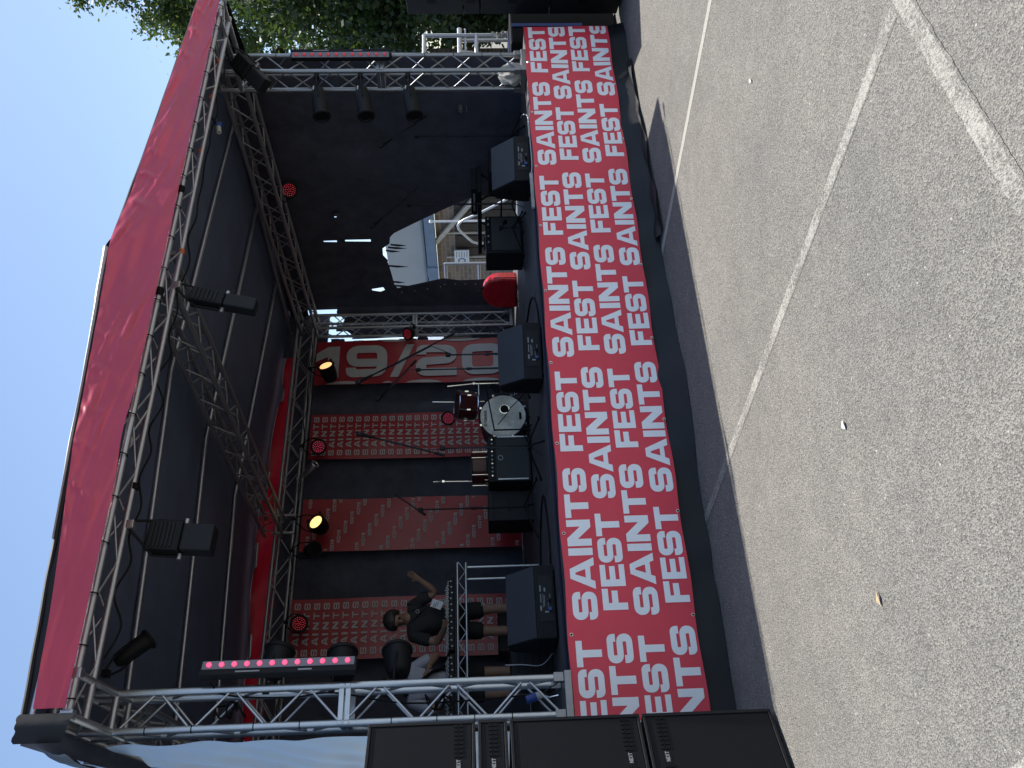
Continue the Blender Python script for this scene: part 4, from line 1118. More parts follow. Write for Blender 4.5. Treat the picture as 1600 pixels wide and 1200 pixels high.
MB().box((-.62, 1.285, ZD + .2), (.12, .012, .05)).build('handle', 'black_metal', cs)

# mixing desk on a small truss table
dj = thing('mixing_table', 'mixing table fronted by a small aluminium truss bar, two men behind it', 'table', (-5.75, 2.5, ZD))
xa, xb, yy = -6.75, -5.10, 2.42
for z, dy in ((1.925, 0), (1.838, 0), (1.925, .10), (1.838, .10)): rod('chord', (xa, yy + dy, z), (xb, yy + dy, z), .011, 'alu', dj, 10)
for i in range(16):
    x0, x1 = xa + .02 + i * .1025, xa + .02 + (i + 1) * .1025
    rod('brace', (x0, yy, 1.845 if i % 2 else 1.918), (x1, yy, 1.918 if i % 2 else 1.845), .004, 'alu', dj, 6)
for x in (-5.135, -5.26, -6.6): rod('leg', (x, yy + .05, ZD), (x, yy + .05, 1.83), .014, 'alu', dj, 10)
MB().box((-5.93, 2.80, 1.945), (1.70, .62, .03)).build('table_top', 'black_plastic', dj, bevel=.004)
for X0, X1, lab in ((-6.7, -5.98, 'black audio mixer covered in small chrome knobs, nearer the bright tower'), (-5.95, -5.22, 'black audio mixer covered in small chrome knobs, under the bowed man')):
    mx_ = thing('audio_mixer', lab, 'mixer', ((X0 + X1) / 2, 2.72, 1.963))
    w = X1 - X0
    MB().prism([(X0, 2.52, 1.962), (X0, 2.52, 2.01), (X0, 2.92, 2.06), (X0, 2.92, 1.962)], None, (w, 0, 0)).build('mixer_body', 'black_metal', mx_, bevel=.006)
    kn = MB(); random.seed(int(w * 100) + len(lab))
    for i in range(18):
        for j in range(6):
            y = 2.56 + j * .06; z = 2.012 + (y - 2.52) * .125
            kn.tube((X0 + .03 + i * (w - .06) / 17, y, z), (X0 + .03 + i * (w - .06) / 17, y, z + .008 + .006 * random.random()), .006, 6)
    kn.build('knobs', 'steel', mx_)['kind'] = 'stuff'
    fd = MB()
    for i in range(12): fd.box((X0 + .04 + i * (w - .08) / 11, 2.515, 1.985 + .006 * (i % 3)), (.012, .01, .016))
    fd.build('fader_caps', 'label_grey', mx_)

# sound boxes on the deck left of the wedge
for p, dms, lab in (((-6.28, 1.62, ZD), (.46, .42, .36), 'black ribbed equipment box on the deck behind the bright tower'), ((-5.55, 3.55, ZD), (.5, .5, .42), 'black speaker box on the deck under the mixing table')):
    cs = thing('equipment_case', lab, 'case', p)
    MB().box((p[0], p[1], p[2] + dms[2] / 2), dms).build('case_body', 'black_plastic', cs, bevel=.012)
    for i in range(5): MB().box((p[0], p[1] - dms[1] / 2 - .004, p[2] + .06 + i * .06), (dms[0] - .05, .010, .012)).build('rib', 'black_metal', cs)

# ------------------------------------------------------------------ microphone stands
def mic_stand(label, base, zt, boomA, boomB, tip, m='black_metal', rz=0., mic=True):
    t = thing('microphone_stand', label, 'microphone stand', base)
    b = V(base); top = V((base[0], base[1], zt))
    if len(tip) == 5: top = V(tip[3:5] + (zt,)) 
    rod('pole', b + V((0, 0, .10)), (top.x, top.y, ZD + (zt - ZD) * .55), .011, m, t); rod('pole', (b.lerp(top, .5).x, b.lerp(top, .5).y, ZD + (zt - ZD) * .5), top, .008, m, t)
    MB().tube((b.lerp(top, .52).x, b.lerp(top, .52).y, ZD + (zt - ZD) * .52), (b.lerp(top, .56).x, b.lerp(top, .56).y, ZD + (zt - ZD) * .57), .016, 10).build('height_clutch', m, t)
    rod('boom', boomA, boomB, .0075, m, t)
    d = (V(boomB) - V(boomA)).normalized()
    MB().box(top, (.035, .035, .05)).build('boom_clamp', m, t, bevel=.005)
    rod('counterweight', V(boomA), V(boomA) + d * .09, .014, m, t)
    for i in range(3):
        q = rz + 2 * PI * i / 3
        rod('leg', b + V((0, 0, .14)), (b.x + .34 * math.cos(q), b.y + .34 * math.sin(q), ZD + .008), .009, m, t, 8)
        MB().tube((b.x + .32 * math.cos(q), b.y + .32 * math.sin(q), ZD + .012), (b.x + .35 * math.cos(q), b.y + .35 * math.sin(q), ZD + .012), .012, 8).build('rubber_foot', 'tie_black', t)
    if mic:
        e = V(boomB)
        k = MB(); k.tube(e - d * .01, e + d * .13, .011, 12, .019); k.build('microphone', 'tie_black', t, smooth=True)
        MB().lathe([(.019, 0), (.026, .012), (.026, .035), (.014, .055), (.002, .058)], e + d * .13, d, 14).build('microphone_grille', 'black_plastic', t, smooth=True)
        pts = [e - V((0, 0, .0)), e.lerp(V(boomA), .3) - V((0, 0, .03)), e.lerp(V(boomA), .7) - V((0, 0, .02)), top - V((0, 0, .05)), V((b.lerp(top, .5).x - .015, b.lerp(top, .5).y - .015, (ZD + zt) / 2)), b + V((-.02, -.02, .1)), b + V((-.15, -.10, .012))]
        MB().path(pts, .005, 5).build('microphone_lead', 'blue_cable', t)
    return t
mic_stand('thin boom microphone stand before the black curtain near the right tower', (-.62, .9, ZD), 2.30, (-.30, .9, 2.20), (-.72, .85, 2.58), ())
mic_stand('boom microphone stand by the torn gap, pole between the end wedge and the small amplifier', (-1.10, 1.5, ZD), 2.42, (-.95, 1.35, 2.30), (-1.2, 1.6, 2.74), (), rz=.4)
mic_stand('boom microphone stand with microphone crossing the 19/20 banner, nearest the middle wedge', (-3.30, 1.3, ZD), 1.97, (-3.14, 1.15, 1.90), (-3.46, 1.40, 2.74), (), rz=.9)
mic_stand('boom microphone stand with microphone before the SAINTS banner, its legs on the front deck', (-4.44, 1.12, ZD), 2.02, (-4.52, 1.1, 2.0), (-4.28, 1.18, 2.66), (), rz=.2)
mic_stand('microphone stand with a bare boom end before the #COYR banner', (-4.60, 2.2, ZD), 2.29, (-4.66, 2.2, 2.24), (-4.42, 2.2, 2.56), (), rz=1.1, mic=False)
mic_stand('slim microphone stand behind the middle wedge, its boom slanting over the banner edge', (-2.98, 2.1, ZD), 2.33, (-2.86, 2.1, 2.36), (-3.22, 2.1, 2.66), (), rz=.6)
mic_stand('short microphone stand with its head at the small amplifier grille', (-1.42, 1.55, ZD), 1.36, (-1.5, 1.5, 1.38), (-1.28, 1.66, 1.33), (), rz=.3)

# ------------------------------------------------------------------ cables on the deck, strip, bag, rails
def cable(label, pts, r, m, name='cable'):
    out = []
    P = [V(p) for p in pts]
    for i in range(len(P) - 1):
        p0, p1, p2, p3 = P[max(i - 1, 0)], P[i], P[i + 1], P[min(i + 2, len(P) - 1)]
        for k in range(6):
            t = k / 6; out.append(.5 * ((2 * p1) + (p2 - p0) * t + (2 * p0 - 5 * p1 + 4 * p2 - p3) * t * t + (3 * p1 - p0 - 3 * p2 + p3) * t ** 3))
    out.append(P[-1])
    return tag(MB().path(out, r, 6).build(name, m, smooth=True), label, 'cable')
z = ZD + .012
cable('bundle of dark blue cables along the front edge of the deck', [(-6.7, .12, z), (-5.9, .16, z), (-5.0, .10, z), (-4.2, .14, z), (-3.6, .09, z), (-2.9, .12, z), (-2.2, .07, z)], .011, 'blue_cable')
cable('dark blue cable beside the bundle on the front deck', [(-6.5, .22, z), (-5.6, .20, z), (-4.7, .24, z), (-4.0, .18, z), (-3.0, .2, z), (-2.0, .16, z)], .008, 'blue_cable')
cable('white cable snaking from the right tower to the power strip', [(-.72, .55, ZD + .05), (-.95, .30, ZD + .04), (-1.2, .12, z), (-1.6, .06, z), (-1.9, .05, z), (-2.02, .06, z + .01)], .0055, 'white_cable')
cable('black cable running across the deck to the middle wedge', [(-3.7, .40, z), (-3.2, .6, z), (-2.7, 1.2, z), (-2.4, 2.2, z)], .008, 'tie_black')
cable('black cable curling across the deck below the mixing table', [(-5.6, 2.2, z), (-5.0, 1.8, z), (-4.9, 1.2, z), (-5.4, .9, z), (-5.8, 1.0, z)], .008, 'tie_black')
cable('pale cable hanging beside the box behind the bright tower', [(-6.35, 1.4, 1.50), (-6.36, 1.36, 1.36), (-6.38, 1.3, 1.2), (-6.3, 1.2, z)], .0042, 'white_cable')
ps = thing('power_strip', 'white power strip lying on the deck edge by the end wedge monitor', 'power strip', (-2.25, .06, ZD + .006))
MB().box((-2.25, .062, ZD + .026), (.44, .034, .034)).build('strip_body', 'white_plastic', ps, bevel=.006)
for i in range(4): MB().tube((-2.4 + i * .1, .062, ZD + .040), (-2.4 + i * .1, .062, ZD + .0445), .013, 12).build('socket', 'tie_black', ps)
bag = thing('plastic_bag', 'crumpled whitish plastic bag inside the foot of the right tower', 'bag', (-.52, .12, TB + .03))
def bagf(u, v):
    th = u * 2 * PI; ph = v * PI; r = .125 * (1 + .30 * nz(math.cos(th) * 2, math.sin(th) * 2, v * 5, 1) + .10 * nz(math.cos(th) * 6, math.sin(th) * 6, v * 13, 1))
    return V((-.54 + 1.05 * r * math.sin(ph) * math.cos(th), .12 + .75 * r * math.sin(ph) * math.sin(th), ZD + .150 + r * 1.1 * math.cos(ph)))
MB().grid(bagf, 40, 24).build('bag_film', 'white_plastic', bag, smooth=True)
MB().path([(-.54, .12, ZD + .28), (-.52, .10, ZD + .32), (-.50, .12, ZD + .34)], .018, 6).build('bag_knot', 'white_plastic', bag)
def rail(label, A, B, zt, zm, zf=ZD):
    t = thing('guard_rail', label, 'guard rail', A); A, B = V(A), V(B)
    for p in (A, B): rod('post', (p.x, p.y, zf), (p.x, p.y, zt), .024, 'alu', t, 14)
    rod('top_rail', (A.x, A.y, zt), (B.x, B.y, zt), .0245, 'alu', t, 14)
    rod('middle_rail', (A.x, A.y, zm), (B.x, B.y, zm), .022, 'alu', t, 14)
    for p in (A, B): MB().lathe([(.024, -.024), (.026, 0), (.02, .02), (.004, .026)], (p.x, p.y, zt), (0, 0, 1), 14).build('corner_cap', 'alu', t, smooth=True)
    return t
rail('aluminium guard rail past the right tower, in front of the dark trees', (.72, .60, 0), (.22, .66, 0), 2.21, 1.60)
rail('aluminium guard rail seen through the torn curtain gap', (.35, 4.42, 0), (.30, 5.02, 0), 2.12, 1.60)
tr_ = thing('trestle', 'pair of grey metal bars and a dark sloping board past the right tower', 'trestle', (.55, .9, 0))
for z_, r_ in ((1.80, .030), (1.73, .012)): rod('bar', (-.05, 1.05, z_), (1.3, .95, z_), r_, 'steel', tr_, 12)
for x in (.05, 1.15): rod('leg', (x, 1.0, 0), (x, 1.0, 1.80), .022, 'steel', tr_, 12)
MB().box((.66, .86, 1.47), (.05, .08, .66), Matrix.Rotation(math.radians(12), 3, 'Y')).build('sloping_board', 'timber_pale', tr_, bevel=.004)
cs = thing('equipment_case', 'black covered flight case with a blue strap beside the right end of the banner', 'case', (.42, .45, 0))
MB().box((.42, .55, .62), (.60, .62, 1.20)).build('case_body', 'tie_black', cs, bevel=.02)
MB().box((.42, .55, 1.226), (.615, .05, .006)).build('strap', 'blue_plastic', cs)
MB().box((.42, .235, .80), (.05, .006, .80)).build('strap', 'blue_plastic', cs)
MB().box((.28, .236, .36), (.10, .004, .025)).build('case_label', 'label_grey', cs)
for k, (p, lab) in enumerate((((.16, .18, .60), 'crumpled white plastic hanging between the banner end and the speaker'), ((.16, .10, .07), 'torn white plastic lying at the foot of the right speaker stack'), ((.22, .2, 1.34), 'small white tied cloth on the case strap past the right tower'))):
    def cr(u, v): return V((p[0] + .09 * (u - .5) + .05 * nz(u * 3, v * 3, k, 1.7), p[1] - .03 * nz(u * 4, v * 4, k + 3, 1.5), p[2] + .16 * (v - .5) + .04 * nz(u * 3, v * 3, k + 7, 1.9)))
    tag(MB().grid(cr, 9, 11).build('plastic_sheet', 'white_plastic', smooth=True), lab, 'plastic')
# cables tied round the bright tower and its blue plug
for z0, k in ((2.05, 0), (3.45, 1)):
    pts = [(-6.86 + .05 * math.sin(i * 1.9 + k), .10 + .06 * math.cos(i * 2.3), z0 + .05 * math.sin(i * 1.3) - .012 * i) for i in range(12)]
    cable(('loose black loop of cable inside the bright tower below its joint', 'loose black loop of cable inside the bright tower near its top')[k], pts, .006, 'tie_black')
cable('black lead running down the bright tower from the light bar', [(-6.70, -.03, 3.52), (-6.78, .0, 3.40), (-6.80, .05, 3.0), (-6.78, .05, 2.7), (-6.86, .08, 2.2), (-6.84, .1, 1.5), (-6.8, .12, 1.2)], .006, 'tie_black')
pg_ = thing('power_plug', 'blue power plug with chrome-ended leads inside the foot of the bright tower', 'plug', (-6.86, .12, 1.36))
MB().tube((-6.86, .12, 1.40), (-6.84, .12, 1.33), .03, 14).build('plug_body', 'blue_plastic', pg_, smooth=True)
MB().tube((-6.84, .12, 1.33), (-6.83, .12, 1.29), .026, 14).build('plug_collar', 'label_grey', pg_, smooth=True)
for s in (-1, 1): MB().path([(-6.83, .12, 1.29), (-6.82 + .03 * s, .11, 1.24), (-6.80 + .04 * s, .1, 1.18)], .006, 6).build('lead', 'chrome', pg_)
for z0 in (1.5, 1.75, 2.0, 2.3, 2.9, 3.2, 3.6, 3.9):
    MB().tube((-6.985, 0, z0), (-6.985, 0, z0 + .007), .0262, 14).build('cable_tie', 'tie_black', tl)
for z0 in (1.35, 1.55, 1.85, 2.15, 2.5, 3.7):
    MB().tube((-.38, 0, z0), (-.38, 0, z0 + .007), .0262, 14).build('cable_tie', 'tie_black', tr)

def sag(x0, x1, y, z0, n, d, ph):
    return [(x0 + (x1 - x0) * i / n, y + .02 * math.sin(i * 1.7 + ph), z0 - d * abs(math.sin(i * PI / 2 + ph)) - .01 * math.sin(i * 2.3)) for i in range(n + 1)]
cable('black lighting cable looping along the rear tube of the front roof truss', sag(-6.6, -3.7, FYB + .03, 4.115, 14, .07, .2), .007, 'tie_black')
cable('black lighting cable looping from the middle light towards the right tower along the front truss', sag(-3.6, -.75, FYB + .03, 4.095, 13, .05, .5), .007, 'tie_black')
cable('black cable along the back truss above the hanging banners', sag(-6.5, -.6, 4.97, 4.20, 24, .04, .3), .006, 'tie_black')
wc = thing('cable_connector', 'small white plug taped inside the front roof truss left of its middle', 'connector', (-5.12, -.55, 4.15))
MB().lathe([(.012, -.05), (.028, -.045), (.030, .01), (.016, .03), (.012, .05)], (-5.12, -.55, 4.15), (1, .2, -.1), 12).build('plug_body', 'white_plastic', wc, smooth=True)
MB().path([(-5.07, -.54, 4.145), (-4.95, -.5, 4.12), (-4.8, -.42, 4.11)], .006).build('lead', 'white_cable', wc)

# ------------------------------------------------------------------ people
def skin(name, verts, edges, m, parent, sub=2, root=0):
    off = root_loc(parent)
    me = bpy.data.meshes.new(name); me.from_pydata([V(v[0]) - off for v in verts], edges, []); me.materials.append(M[m])
    o = bpy.data.objects.new(name, me); COL.objects.link(o); o.parent = parent
    md = o.modifiers.new('skin', 'SKIN'); md.use_smooth_shade = True
    sk = me.skin_vertices[0].data if me.skin_vertices else None
    if sk is None:
        bm = bmesh.new(); bm.from_mesh(me); bm.verts.layers.skin.verify(); bm.to_mesh(me); bm.free(); sk = me.skin_vertices[0].data
    for i, v in enumerate(verts):
        r = v[1]; sk[i].radius = (r, r) if not isinstance(r, tuple) else r
        sk[i].use_root = (i == root)
    s = o.modifiers.new('subdivision', 'SUBSURF'); s.levels = sub; s.render_levels = sub
    return o
def person(label, J, shirt, shorts, hair_back=True):
    t = thing('person', label, 'person', (J['pelvis'][0], J['pelvis'][1], ZD))
    P = {k: V(v) for k, v in J.items()}
    vs = []; ix = {}; ed = []
    def v(k, p, r, par=None):
        ix[k] = len(vs); vs.append((p, r))
        if par: ed.append((ix[par], ix[k]))
    v('pelvis', P['pelvis'], .115); v('waist', P['pelvis'].lerp(P['chest'], .45), .108, 'pelvis'); v('chest', P['chest'], .125, 'waist')
    v('nb', P['neck'], .062, 'chest'); v('nk', P['neck'].lerp(P['head'], .42), .055, 'nb'); v('hd', P['head'], .085, 'nk'); v('ht', P['head'] + (P['head'] - P['neck']).normalized() * .075, .078, 'hd')
    for s in 'lr':
        v('sh' + s, P['sh' + s], .062, 'chest'); v('ua' + s, P['sh' + s].lerp(P['el' + s], .5), .050, 'sh' + s); v('el' + s, P['el' + s], .041, 'ua' + s)
        v('fa' + s, P['el' + s].lerp(P['wr' + s], .35), .040, 'el' + s); v('wr' + s, P['wr' + s], .027, 'fa' + s)
        hd = (P['ha' + s] - P['wr' + s]).normalized(); v('pm' + s, P['wr' + s] + hd * .055, (.038, .022), 'wr' + s)
        v('hp' + s, P['hp' + s], .092, 'pelvis'); v('th' + s, P['hp' + s].lerp(P['kn' + s], .5), .075, 'hp' + s); v('kn' + s, P['kn' + s], .055, 'th' + s)
        v('cf' + s, P['kn' + s].lerp(P['an' + s], .3), .056, 'kn' + s); v('an' + s, P['an' + s], .036, 'cf' + s); v('to' + s, P['an' + s] + V((0, -.15, -.035)), .036, 'an' + s)
        sd = hd.cross(V((0, -.6, .8))).normalized()
        for i, (ofs, ln) in enumerate(((-.030, .066), (-.010, .076), (.010, .072), (.030, .056))):
            b0 = P['wr' + s] + hd * .075 + sd * ofs; bend = V((0, -.25, -.75)) if s == 'r' else V((0, -.5, .1))
            v('f%s%d' % (s, i), b0, .0105, 'pm' + s); d2 = (hd + bend * .35).normalized(); v('g%s%d' % (s, i), b0 + d2 * ln * .55, .0092, 'f%s%d' % (s, i)); d3 = (hd + bend * .9).normalized(); v('h%s%d' % (s, i), b0 + d2 * ln * .55 + d3 * ln * .5, .008, 'g%s%d' % (s, i))
        b0 = P['wr' + s] + hd * .03 - sd * .034; v('t' + s, b0, .011, 'pm' + s); v('u' + s, b0 + (hd * .7 - sd * .7) * .05, .0095, 't' + s)
    body = skin('body', vs, ed, 'skin', t)
    # face
    hd = P['head']; upn = (hd - P['neck']).normalized(); fc = V(J['face']).normalized(); fc = (fc - upn * fc.dot(upn)).normalized(); sdn = upn.cross(fc)
    b = MB(); b.lathe([(.004, .04), (.012, .018), (.017, 0), (.012, -.012)], hd + fc * .088 - upn * .005, (upn - fc * .35), 10); b.build('nose', 'skin', t, smooth=True)
    for s in (-1, 1):
        MB().lathe([(.002, -.012), (.010, -.006), (.012, 0), (.010, .006), (.002, .012)], hd + fc * .080 + sdn * s * .032 + upn * .018, sdn, 10).build('eye', 'tie_black', t, smooth=True)
        MB().lathe([(.010, -.012), (.026, 0), (.012, .012)], hd + sdn * s * .088 - fc * .008, sdn, 12).build('ear', 'skin', t, smooth=True)
    MB().box(hd + fc * .084 - upn * .048, (.04, .012, .010)).build('mouth', 'maroon', t, bevel=.003)
    def hr(u, vv):
        th = u * 2 * PI; ph = vv * PI * .60; d = upn * math.cos(ph) + (fc * math.cos(th) + sdn * math.sin(th)) * math.sin(ph)
        r = .112 + .006 * nz(d.x * 9, d.y * 9, d.z * 9, 1); cut_ = max(0, d.dot(fc) - .25) * .05 * (1 if vv > .5 else 0)
        return hd + upn * .022 - fc * .010 + d * (r - cut_) * (1.0 if d.dot(fc) < .5 or vv < .55 else .90)
    MB().grid(hr, 28, 14).build('hair', 'hair', t, smooth=True)
    # clothes
    cv = [(P['pelvis'] + V((0, 0, -.02)), .142), (P['pelvis'].lerp(P['chest'], .5), .140), (P['chest'], .152), (P['neck'] - V((0, 0, .03)), .082)]
    ce = [(0, 1), (1, 2), (2, 3)]
    for s in 'lr':
        k = len(cv); cv += [(P['sh' + s], .080), (P['sh' + s].lerp(P['el' + s], .45), .073), (P['sh' + s].lerp(P['el' + s], .78), .070)]; ce += [(2, k), (k, k + 1), (k + 1, k + 2)]
    skin('shirt', cv, ce, shirt, t)
    sv = [(P['pelvis'] + V((0, 0, .03)), .142)]; se = []
    for s in 'lr':
        k = len(sv); sv += [(P['hp' + s] - V((0, 0, .03)), .112), (P['hp' + s].lerp(P['kn' + s], .45), .100), (P['hp' + s].lerp(P['kn' + s], .80), .098)]; se += [(0, k), (k, k + 1), (k + 1, k + 2)]
    skin('shorts', sv, se, shorts, t)
    for s in 'lr':
        a = P['an' + s]; MB().box((a.x, a.y - .06, ZD + .045), (.095, .27, .09)).build('shoe', 'black_plastic', t, bevel=.03)
    return t
px, py = -5.50, 3.16
mp_ = person('person in black t-shirt and shorts, head bowed, one arm raised, pass on a lanyard', dict(
    pelvis=(px, py, 1.99), chest=(px + .02, py - .06, 2.31), neck=(px + .0, py - .13, 2.475), head=(px - .03, py - .24, 2.585), face=(-.35, -.75, -.7),
    shl=(px + .175, py - .08, 2.405), ell=(px + .28, py - .16, 2.17), wrl=(px + .39, py - .26, 2.34), hal=(px + .44, py - .29, 2.43),
    shr=(px - .175, py - .10, 2.40), elr=(px - .26, py - .20, 2.15), wrr=(px - .18, py - .42, 2.075), har=(px - .15, py - .50, 2.06),
    hpl=(px + .095, py, 1.93), knl=(px + .12, py - .03, 1.57), anl=(px + .12, py + .02, 1.17), hpr=(px - .095, py, 1.93), knr=(px - .12, py - .03, 1.57), anr=(px - .12, py + .02, 1.17)), 'tshirt_black', 'tshirt_black')
bdg = MB().box((px + .115, py - .27, 2.155), (.085, .006, .125), Matrix.Rotation(math.radians(24), 3, 'Y') @ Matrix.Rotation(math.radians(-14), 3, 'X')).build('pass_card', 'card_white', mp_)
pr = MB()
for i in range(4): pr.box(V((px + .115 + .008 * (i - 1.5) * -1, py - .276 - .001, 2.155 + (i - 1.5) * .022)), (.06, .003, .007), Matrix.Rotation(math.radians(24), 3, 'Y') @ Matrix.Rotation(math.radians(-14), 3, 'X'))
pr.build('pass_print', 'print_grey', mp_)
MB().path([(px + .07, py - .17, 2.45), (px + .11, py - .215, 2.33), (px + .125, py - .26, 2.215), (px + .06, py - .235, 2.30), (px - .06, py - .18, 2.45)], .006, 5).build('lanyard', 'tie_black', mp_)
MB().torus((px + .06, py - .228, 2.36), (0, 1, .2), .018, .005, 12, 5).build('shirt_emblem', 'print_grey', mp_)
MB().box((px + .14, py - .125, 1.66), (.035, .004, .012)).build('shorts_mark', 'label_grey', mp_); MB().box((px + .14, py - .125, 1.685), (.035, .004, .007)).build('shorts_mark', 'label_grey', mp_)
px, py = -6.16, 3.10
p2 = person('person in pale lilac shirt with a dark strap, mostly hidden behind the bright tower', dict(
    pelvis=(px, py, 1.99), chest=(px, py - .04, 2.28), neck=(px + .0, py - .08, 2.47), head=(px - .02, py - .14, 2.60), face=(.1, -.9, -.3),
    shl=(px + .18, py - .05, 2.39), ell=(px + .27, py - .14, 2.15), wrl=(px + .14, py - .30, 2.22), hal=(px + .06, py - .34, 2.25),
    shr=(px - .18, py - .05, 2.39), elr=(px - .27, py - .16, 2.14), wrr=(px - .18, py - .40, 2.08), har=(px - .15, py - .48, 2.06),
    hpl=(px + .095, py, 1.93), knl=(px + .11, py - .03, 1.57), anl=(px + .11, py + .02, 1.17), hpr=(px - .095, py, 1.93), knr=(px - .11, py - .03, 1.57), anr=(px - .11, py + .02, 1.17)), 'shirt_pale', 'tshirt_black')
MB().path([(px - .12, py - .12, 2.48), (px - .02, py - .185, 2.36), (px + .10, py - .17, 2.20), (px + .15, py - .10, 2.06)], .016, 6).build('strap', 'tie_black', p2)

# ------------------------------------------------------------------ outside: building, rails, trees
bl = thing('outbuilding', 'outbuilding with pale cladding over a brown brick wall, seen through the torn curtain', 'building', (8.5, 10.6, 0))
MB().box((8.6, 11.3, 1.33), (3.2, 6.2, 2.66)).build('brick_base', 'brick_wall', bl)
MB().box((8.56, 11.3, 3.50), (3.36, 6.3, 1.08)).build('cladding', 'cladding', bl, bevel=.08)
MB().box((6.82, 11.3, 2.80), (.22, 6.0, .27)).build('gutter', 'gutter_blue', bl, bevel=.02)
MB().box((6.70, 12.75, 2.80), (.05, .40, .30)).build('vent_grille', 'gutter_blue', bl)
for y in (9.0, 9.9, 11.4, 12.4): MB().tube((6.93, y, 0), (6.93, y, 2.4), .03, 8).build('downpipe', 'timber_pale', bl)
MB().box((6.86, 10.88, 2.16), (.08, .12, 1.95), Matrix.Rotation(math.radians(-58), 3, 'X')).build('timber_brace', 'timber_pale', bl)
for i in range(5): MB().box((6.97, 10.3 + .5 * i, 1.1), (.03, .46, 2.1)).build('timber_board', 'bark', bl)
sg = thing('wall_sign', 'white notice board with a blue circle on the brown wall outside', 'sign', (6.80, 11.3, 2.0))
MB().box((6.80, 12.24, 1.99), (.03, .56, .40)).build('board', 'sign_white', sg)
MB().torus((6.78, 12.38, 1.99), (1, 0, 0), .09, .018, 24, 6).build('circle_mark', 'gutter_blue', sg)
ln = MB()
for i in range(5): ln.box((6.781, 12.12, 2.13 - i * .07), (.004, .24 - .04 * (i % 2), .02))
ln.build('text_lines', 'print_grey', sg)
sr = thing('stair_rail', 'curved silver stair hand rail outside the torn curtain gap', 'hand rail', (2.5, 6.0, 0))
c_ = [(2.5, 5.2, .9), (2.5, 5.50, 1.30), (2.5, 5.68, 1.55), (2.5, 5.84, 1.82), (2.5, 5.93, 1.92), (2.5, 6.02, 1.955), (2.5, 6.12, 1.94), (2.5, 6.22, 1.88), (2.5, 6.38, 1.77), (2.5, 6.48, 1.69), (2.5, 6.52, 1.60), (2.5, 6.53, 1.2), (2.5, 6.53, 0)]
MB().path(c_, .024, 10).build('hand_rail', 'alu', sr, smooth=True)
rod('post', (2.5, 5.2, 0), (2.5, 5.2, .9), .022, 'alu', sr, 12)
lp = thing('pole', 'thin white pole standing outside the torn curtain gap', 'pole', (4.0, 7.6, 0))
rod('shaft', (4.0, 7.6, 0), (4.0, 7.6, 2.52), .022, 'white_print', lp, 12)
MB().lathe([(.02, 0), (.035, .02), (.035, .05), (.01, .07)], (4.0, 7.6, 2.52), (0, 0, 1), 12).build('cap', 'white_print', lp, smooth=True)
fb = thing('crowd_barrier', 'steel crowd barrier standing outside beyond the guard rail', 'barrier', (3.6, 9.0, 0))
rod('top_bar', (3.0, 8.2, 1.1), (3.9, 10.1, 1.1), .02, 'alu', fb, 10); rod('bottom_bar', (3.0, 8.2, .2), (3.9, 10.1, .2), .02, 'alu', fb, 10)
for i in range(14):
    k = i / 13; rod('upright', (3.0 + .9 * k, 8.2 + 1.9 * k, .2 if 0 < i < 13 else 0), (3.0 + .9 * k, 8.2 + 1.9 * k, 1.1), .009, 'alu', fb, 8)

fw_ = thing('far_building', 'long low grey building far behind the stage', 'building', (4, 26, 0))
MB().box((4, 27, 1.5), (26, 5, 3.0)).build('wall', 'bark', fw_)
MB().prism([(-9.3, 24.2, 3.0), (-9.3, 27, 4.4), (-9.3, 29.8, 3.0)], None, (26.6, 0, 0)).build('roof', 'gutter_blue', fw_)

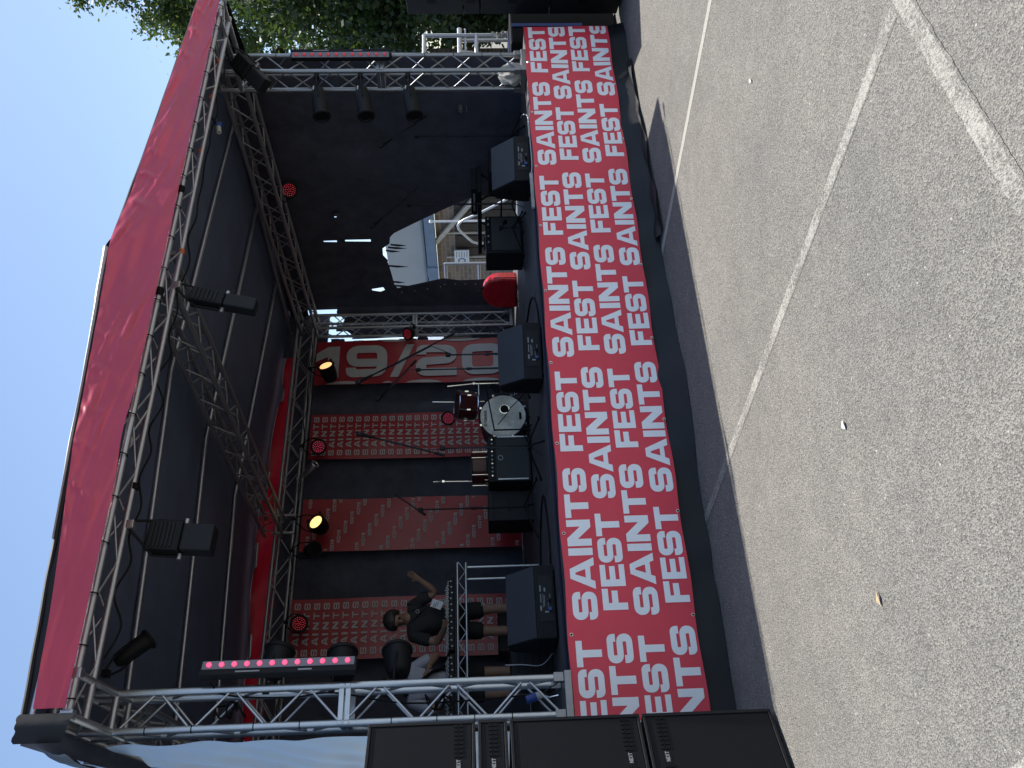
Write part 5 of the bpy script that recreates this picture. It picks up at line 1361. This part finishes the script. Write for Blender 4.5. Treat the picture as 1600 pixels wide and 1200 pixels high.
def tree(label, c, rad, trunk, nclump, nleaf, ls, m, seed, loosen=1.):
    random.seed(seed); c = V(c)
    t = thing('tree', label, 'tree', (trunk[0], trunk[1], 0))
    tk = V((trunk[0], trunk[1], 0)); top = V((c.x, c.y, c.z + rad[2] * .3))
    b = MB(); b.path([tk, tk.lerp(top, .35) + V((.15, .1, 0)), tk.lerp(top, .7), top], .02, 8)
    b = MB()
    pts = [tk.lerp(top, i / 7) + V((.12 * nz(i, seed, 0, .7), .12 * nz(i, seed, 5, .7), 0)) for i in range(8)]
    for i in range(7): b.tube(pts[i], pts[i + 1], .30 * (1 - i / 8), 10, .30 * (1 - (i + 1) / 8), cap=False)
    cl = []
    while len(cl) < nclump:
        d = V((random.uniform(-1, 1), random.uniform(-1, 1), random.uniform(-1, 1)))
        if not .25 < d.length < 1: continue
        k = (1 + .28 * nz(d.x * 1.5, d.y * 1.5, d.z * 1.5 + seed, 1))
        cl.append((c + V((d.x * rad[0], d.y * rad[1], d.z * rad[2])) * 1.0 * k if False else c + V((d.x * rad[0] * k, d.y * rad[1] * k, d.z * rad[2] * k)), random.uniform(.5, 1.0)))
    for p, s in cl[::3]:
        q = tk.lerp(top, min(.95, max(.25, (p.z - .8) / max(.1, top.z)))); mid = q.lerp(p, .5) + V((0, 0, .25))
        b.tube(q, mid, .06, 6, .035, cap=False); b.tube(mid, p, .035, 6, .008, cap=False)
    b.build('trunk', 'bark', t, smooth=True)
    lv = []; lf = []
    for p, s in cl:
        for _ in range(nleaf // nclump):
            d = V((random.gauss(0, 1), random.gauss(0, 1), random.gauss(0, .8)))
            d = d * (.36 * s * loosen); q = p + d; L = ls * random.uniform(.6, 1.3)
            n = V((random.gauss(0, .6), random.gauss(0, .6), random.gauss(0, .6) + .5)).normalized(); a = n.orthogonal().normalized()
            w = random.uniform(0, 6.28); a = (a * math.cos(w) + n.cross(a) * math.sin(w)); e = n.cross(a)
            k = len(lv)
            lv += [q - a * L * .5, q + e * L * .30, q + a * L * .55, q - e * L * .30]; lf.append((k, k + 1, k + 2, k + 3))
    off = root_loc(t)
    me = bpy.data.meshes.new('crown'); me.from_pydata([v - off for v in lv], [], lf); me.materials.append(M[m])
    o = bpy.data.objects.new('crown', me); COL.objects.link(o); o.parent = t
    return t
tree('dense dark tree standing just beyond the guard rail', (9.35, 5.3, 2.9), (1.9, 1.9, 3.3), (9.4, 5.4), 130, 34000, .15, 'leaf_dark', 11)
tree('dense dark tree half hidden behind the right speaker stack', (11.2, 4.2, 3.1), (1.9, 1.8, 3.4), (11.2, 4.2), 110, 26000, .16, 'leaf_dark', 12)
tree('tall leafy tree rising behind the right end of the roof', (17.3, 9.0, 9.4), (4.6, 4.6, 4.8), (17.6, 9.2), 230, 66000, .145, 'leaf', 3)
tree('lower dark tree filling the gap beyond the guard rail', (16.0, 8.0, 3.9), (4.6, 3.8, 4.2), (16.2, 8.3), 150, 46000, .20, 'leaf_dark', 5)
tree('dark tree further back behind the other trees', (23.5, 14.5, 7.0), (5.5, 5.0, 6.5), (23.5, 14.5), 150, 26000, .22, 'leaf_dark', 9)
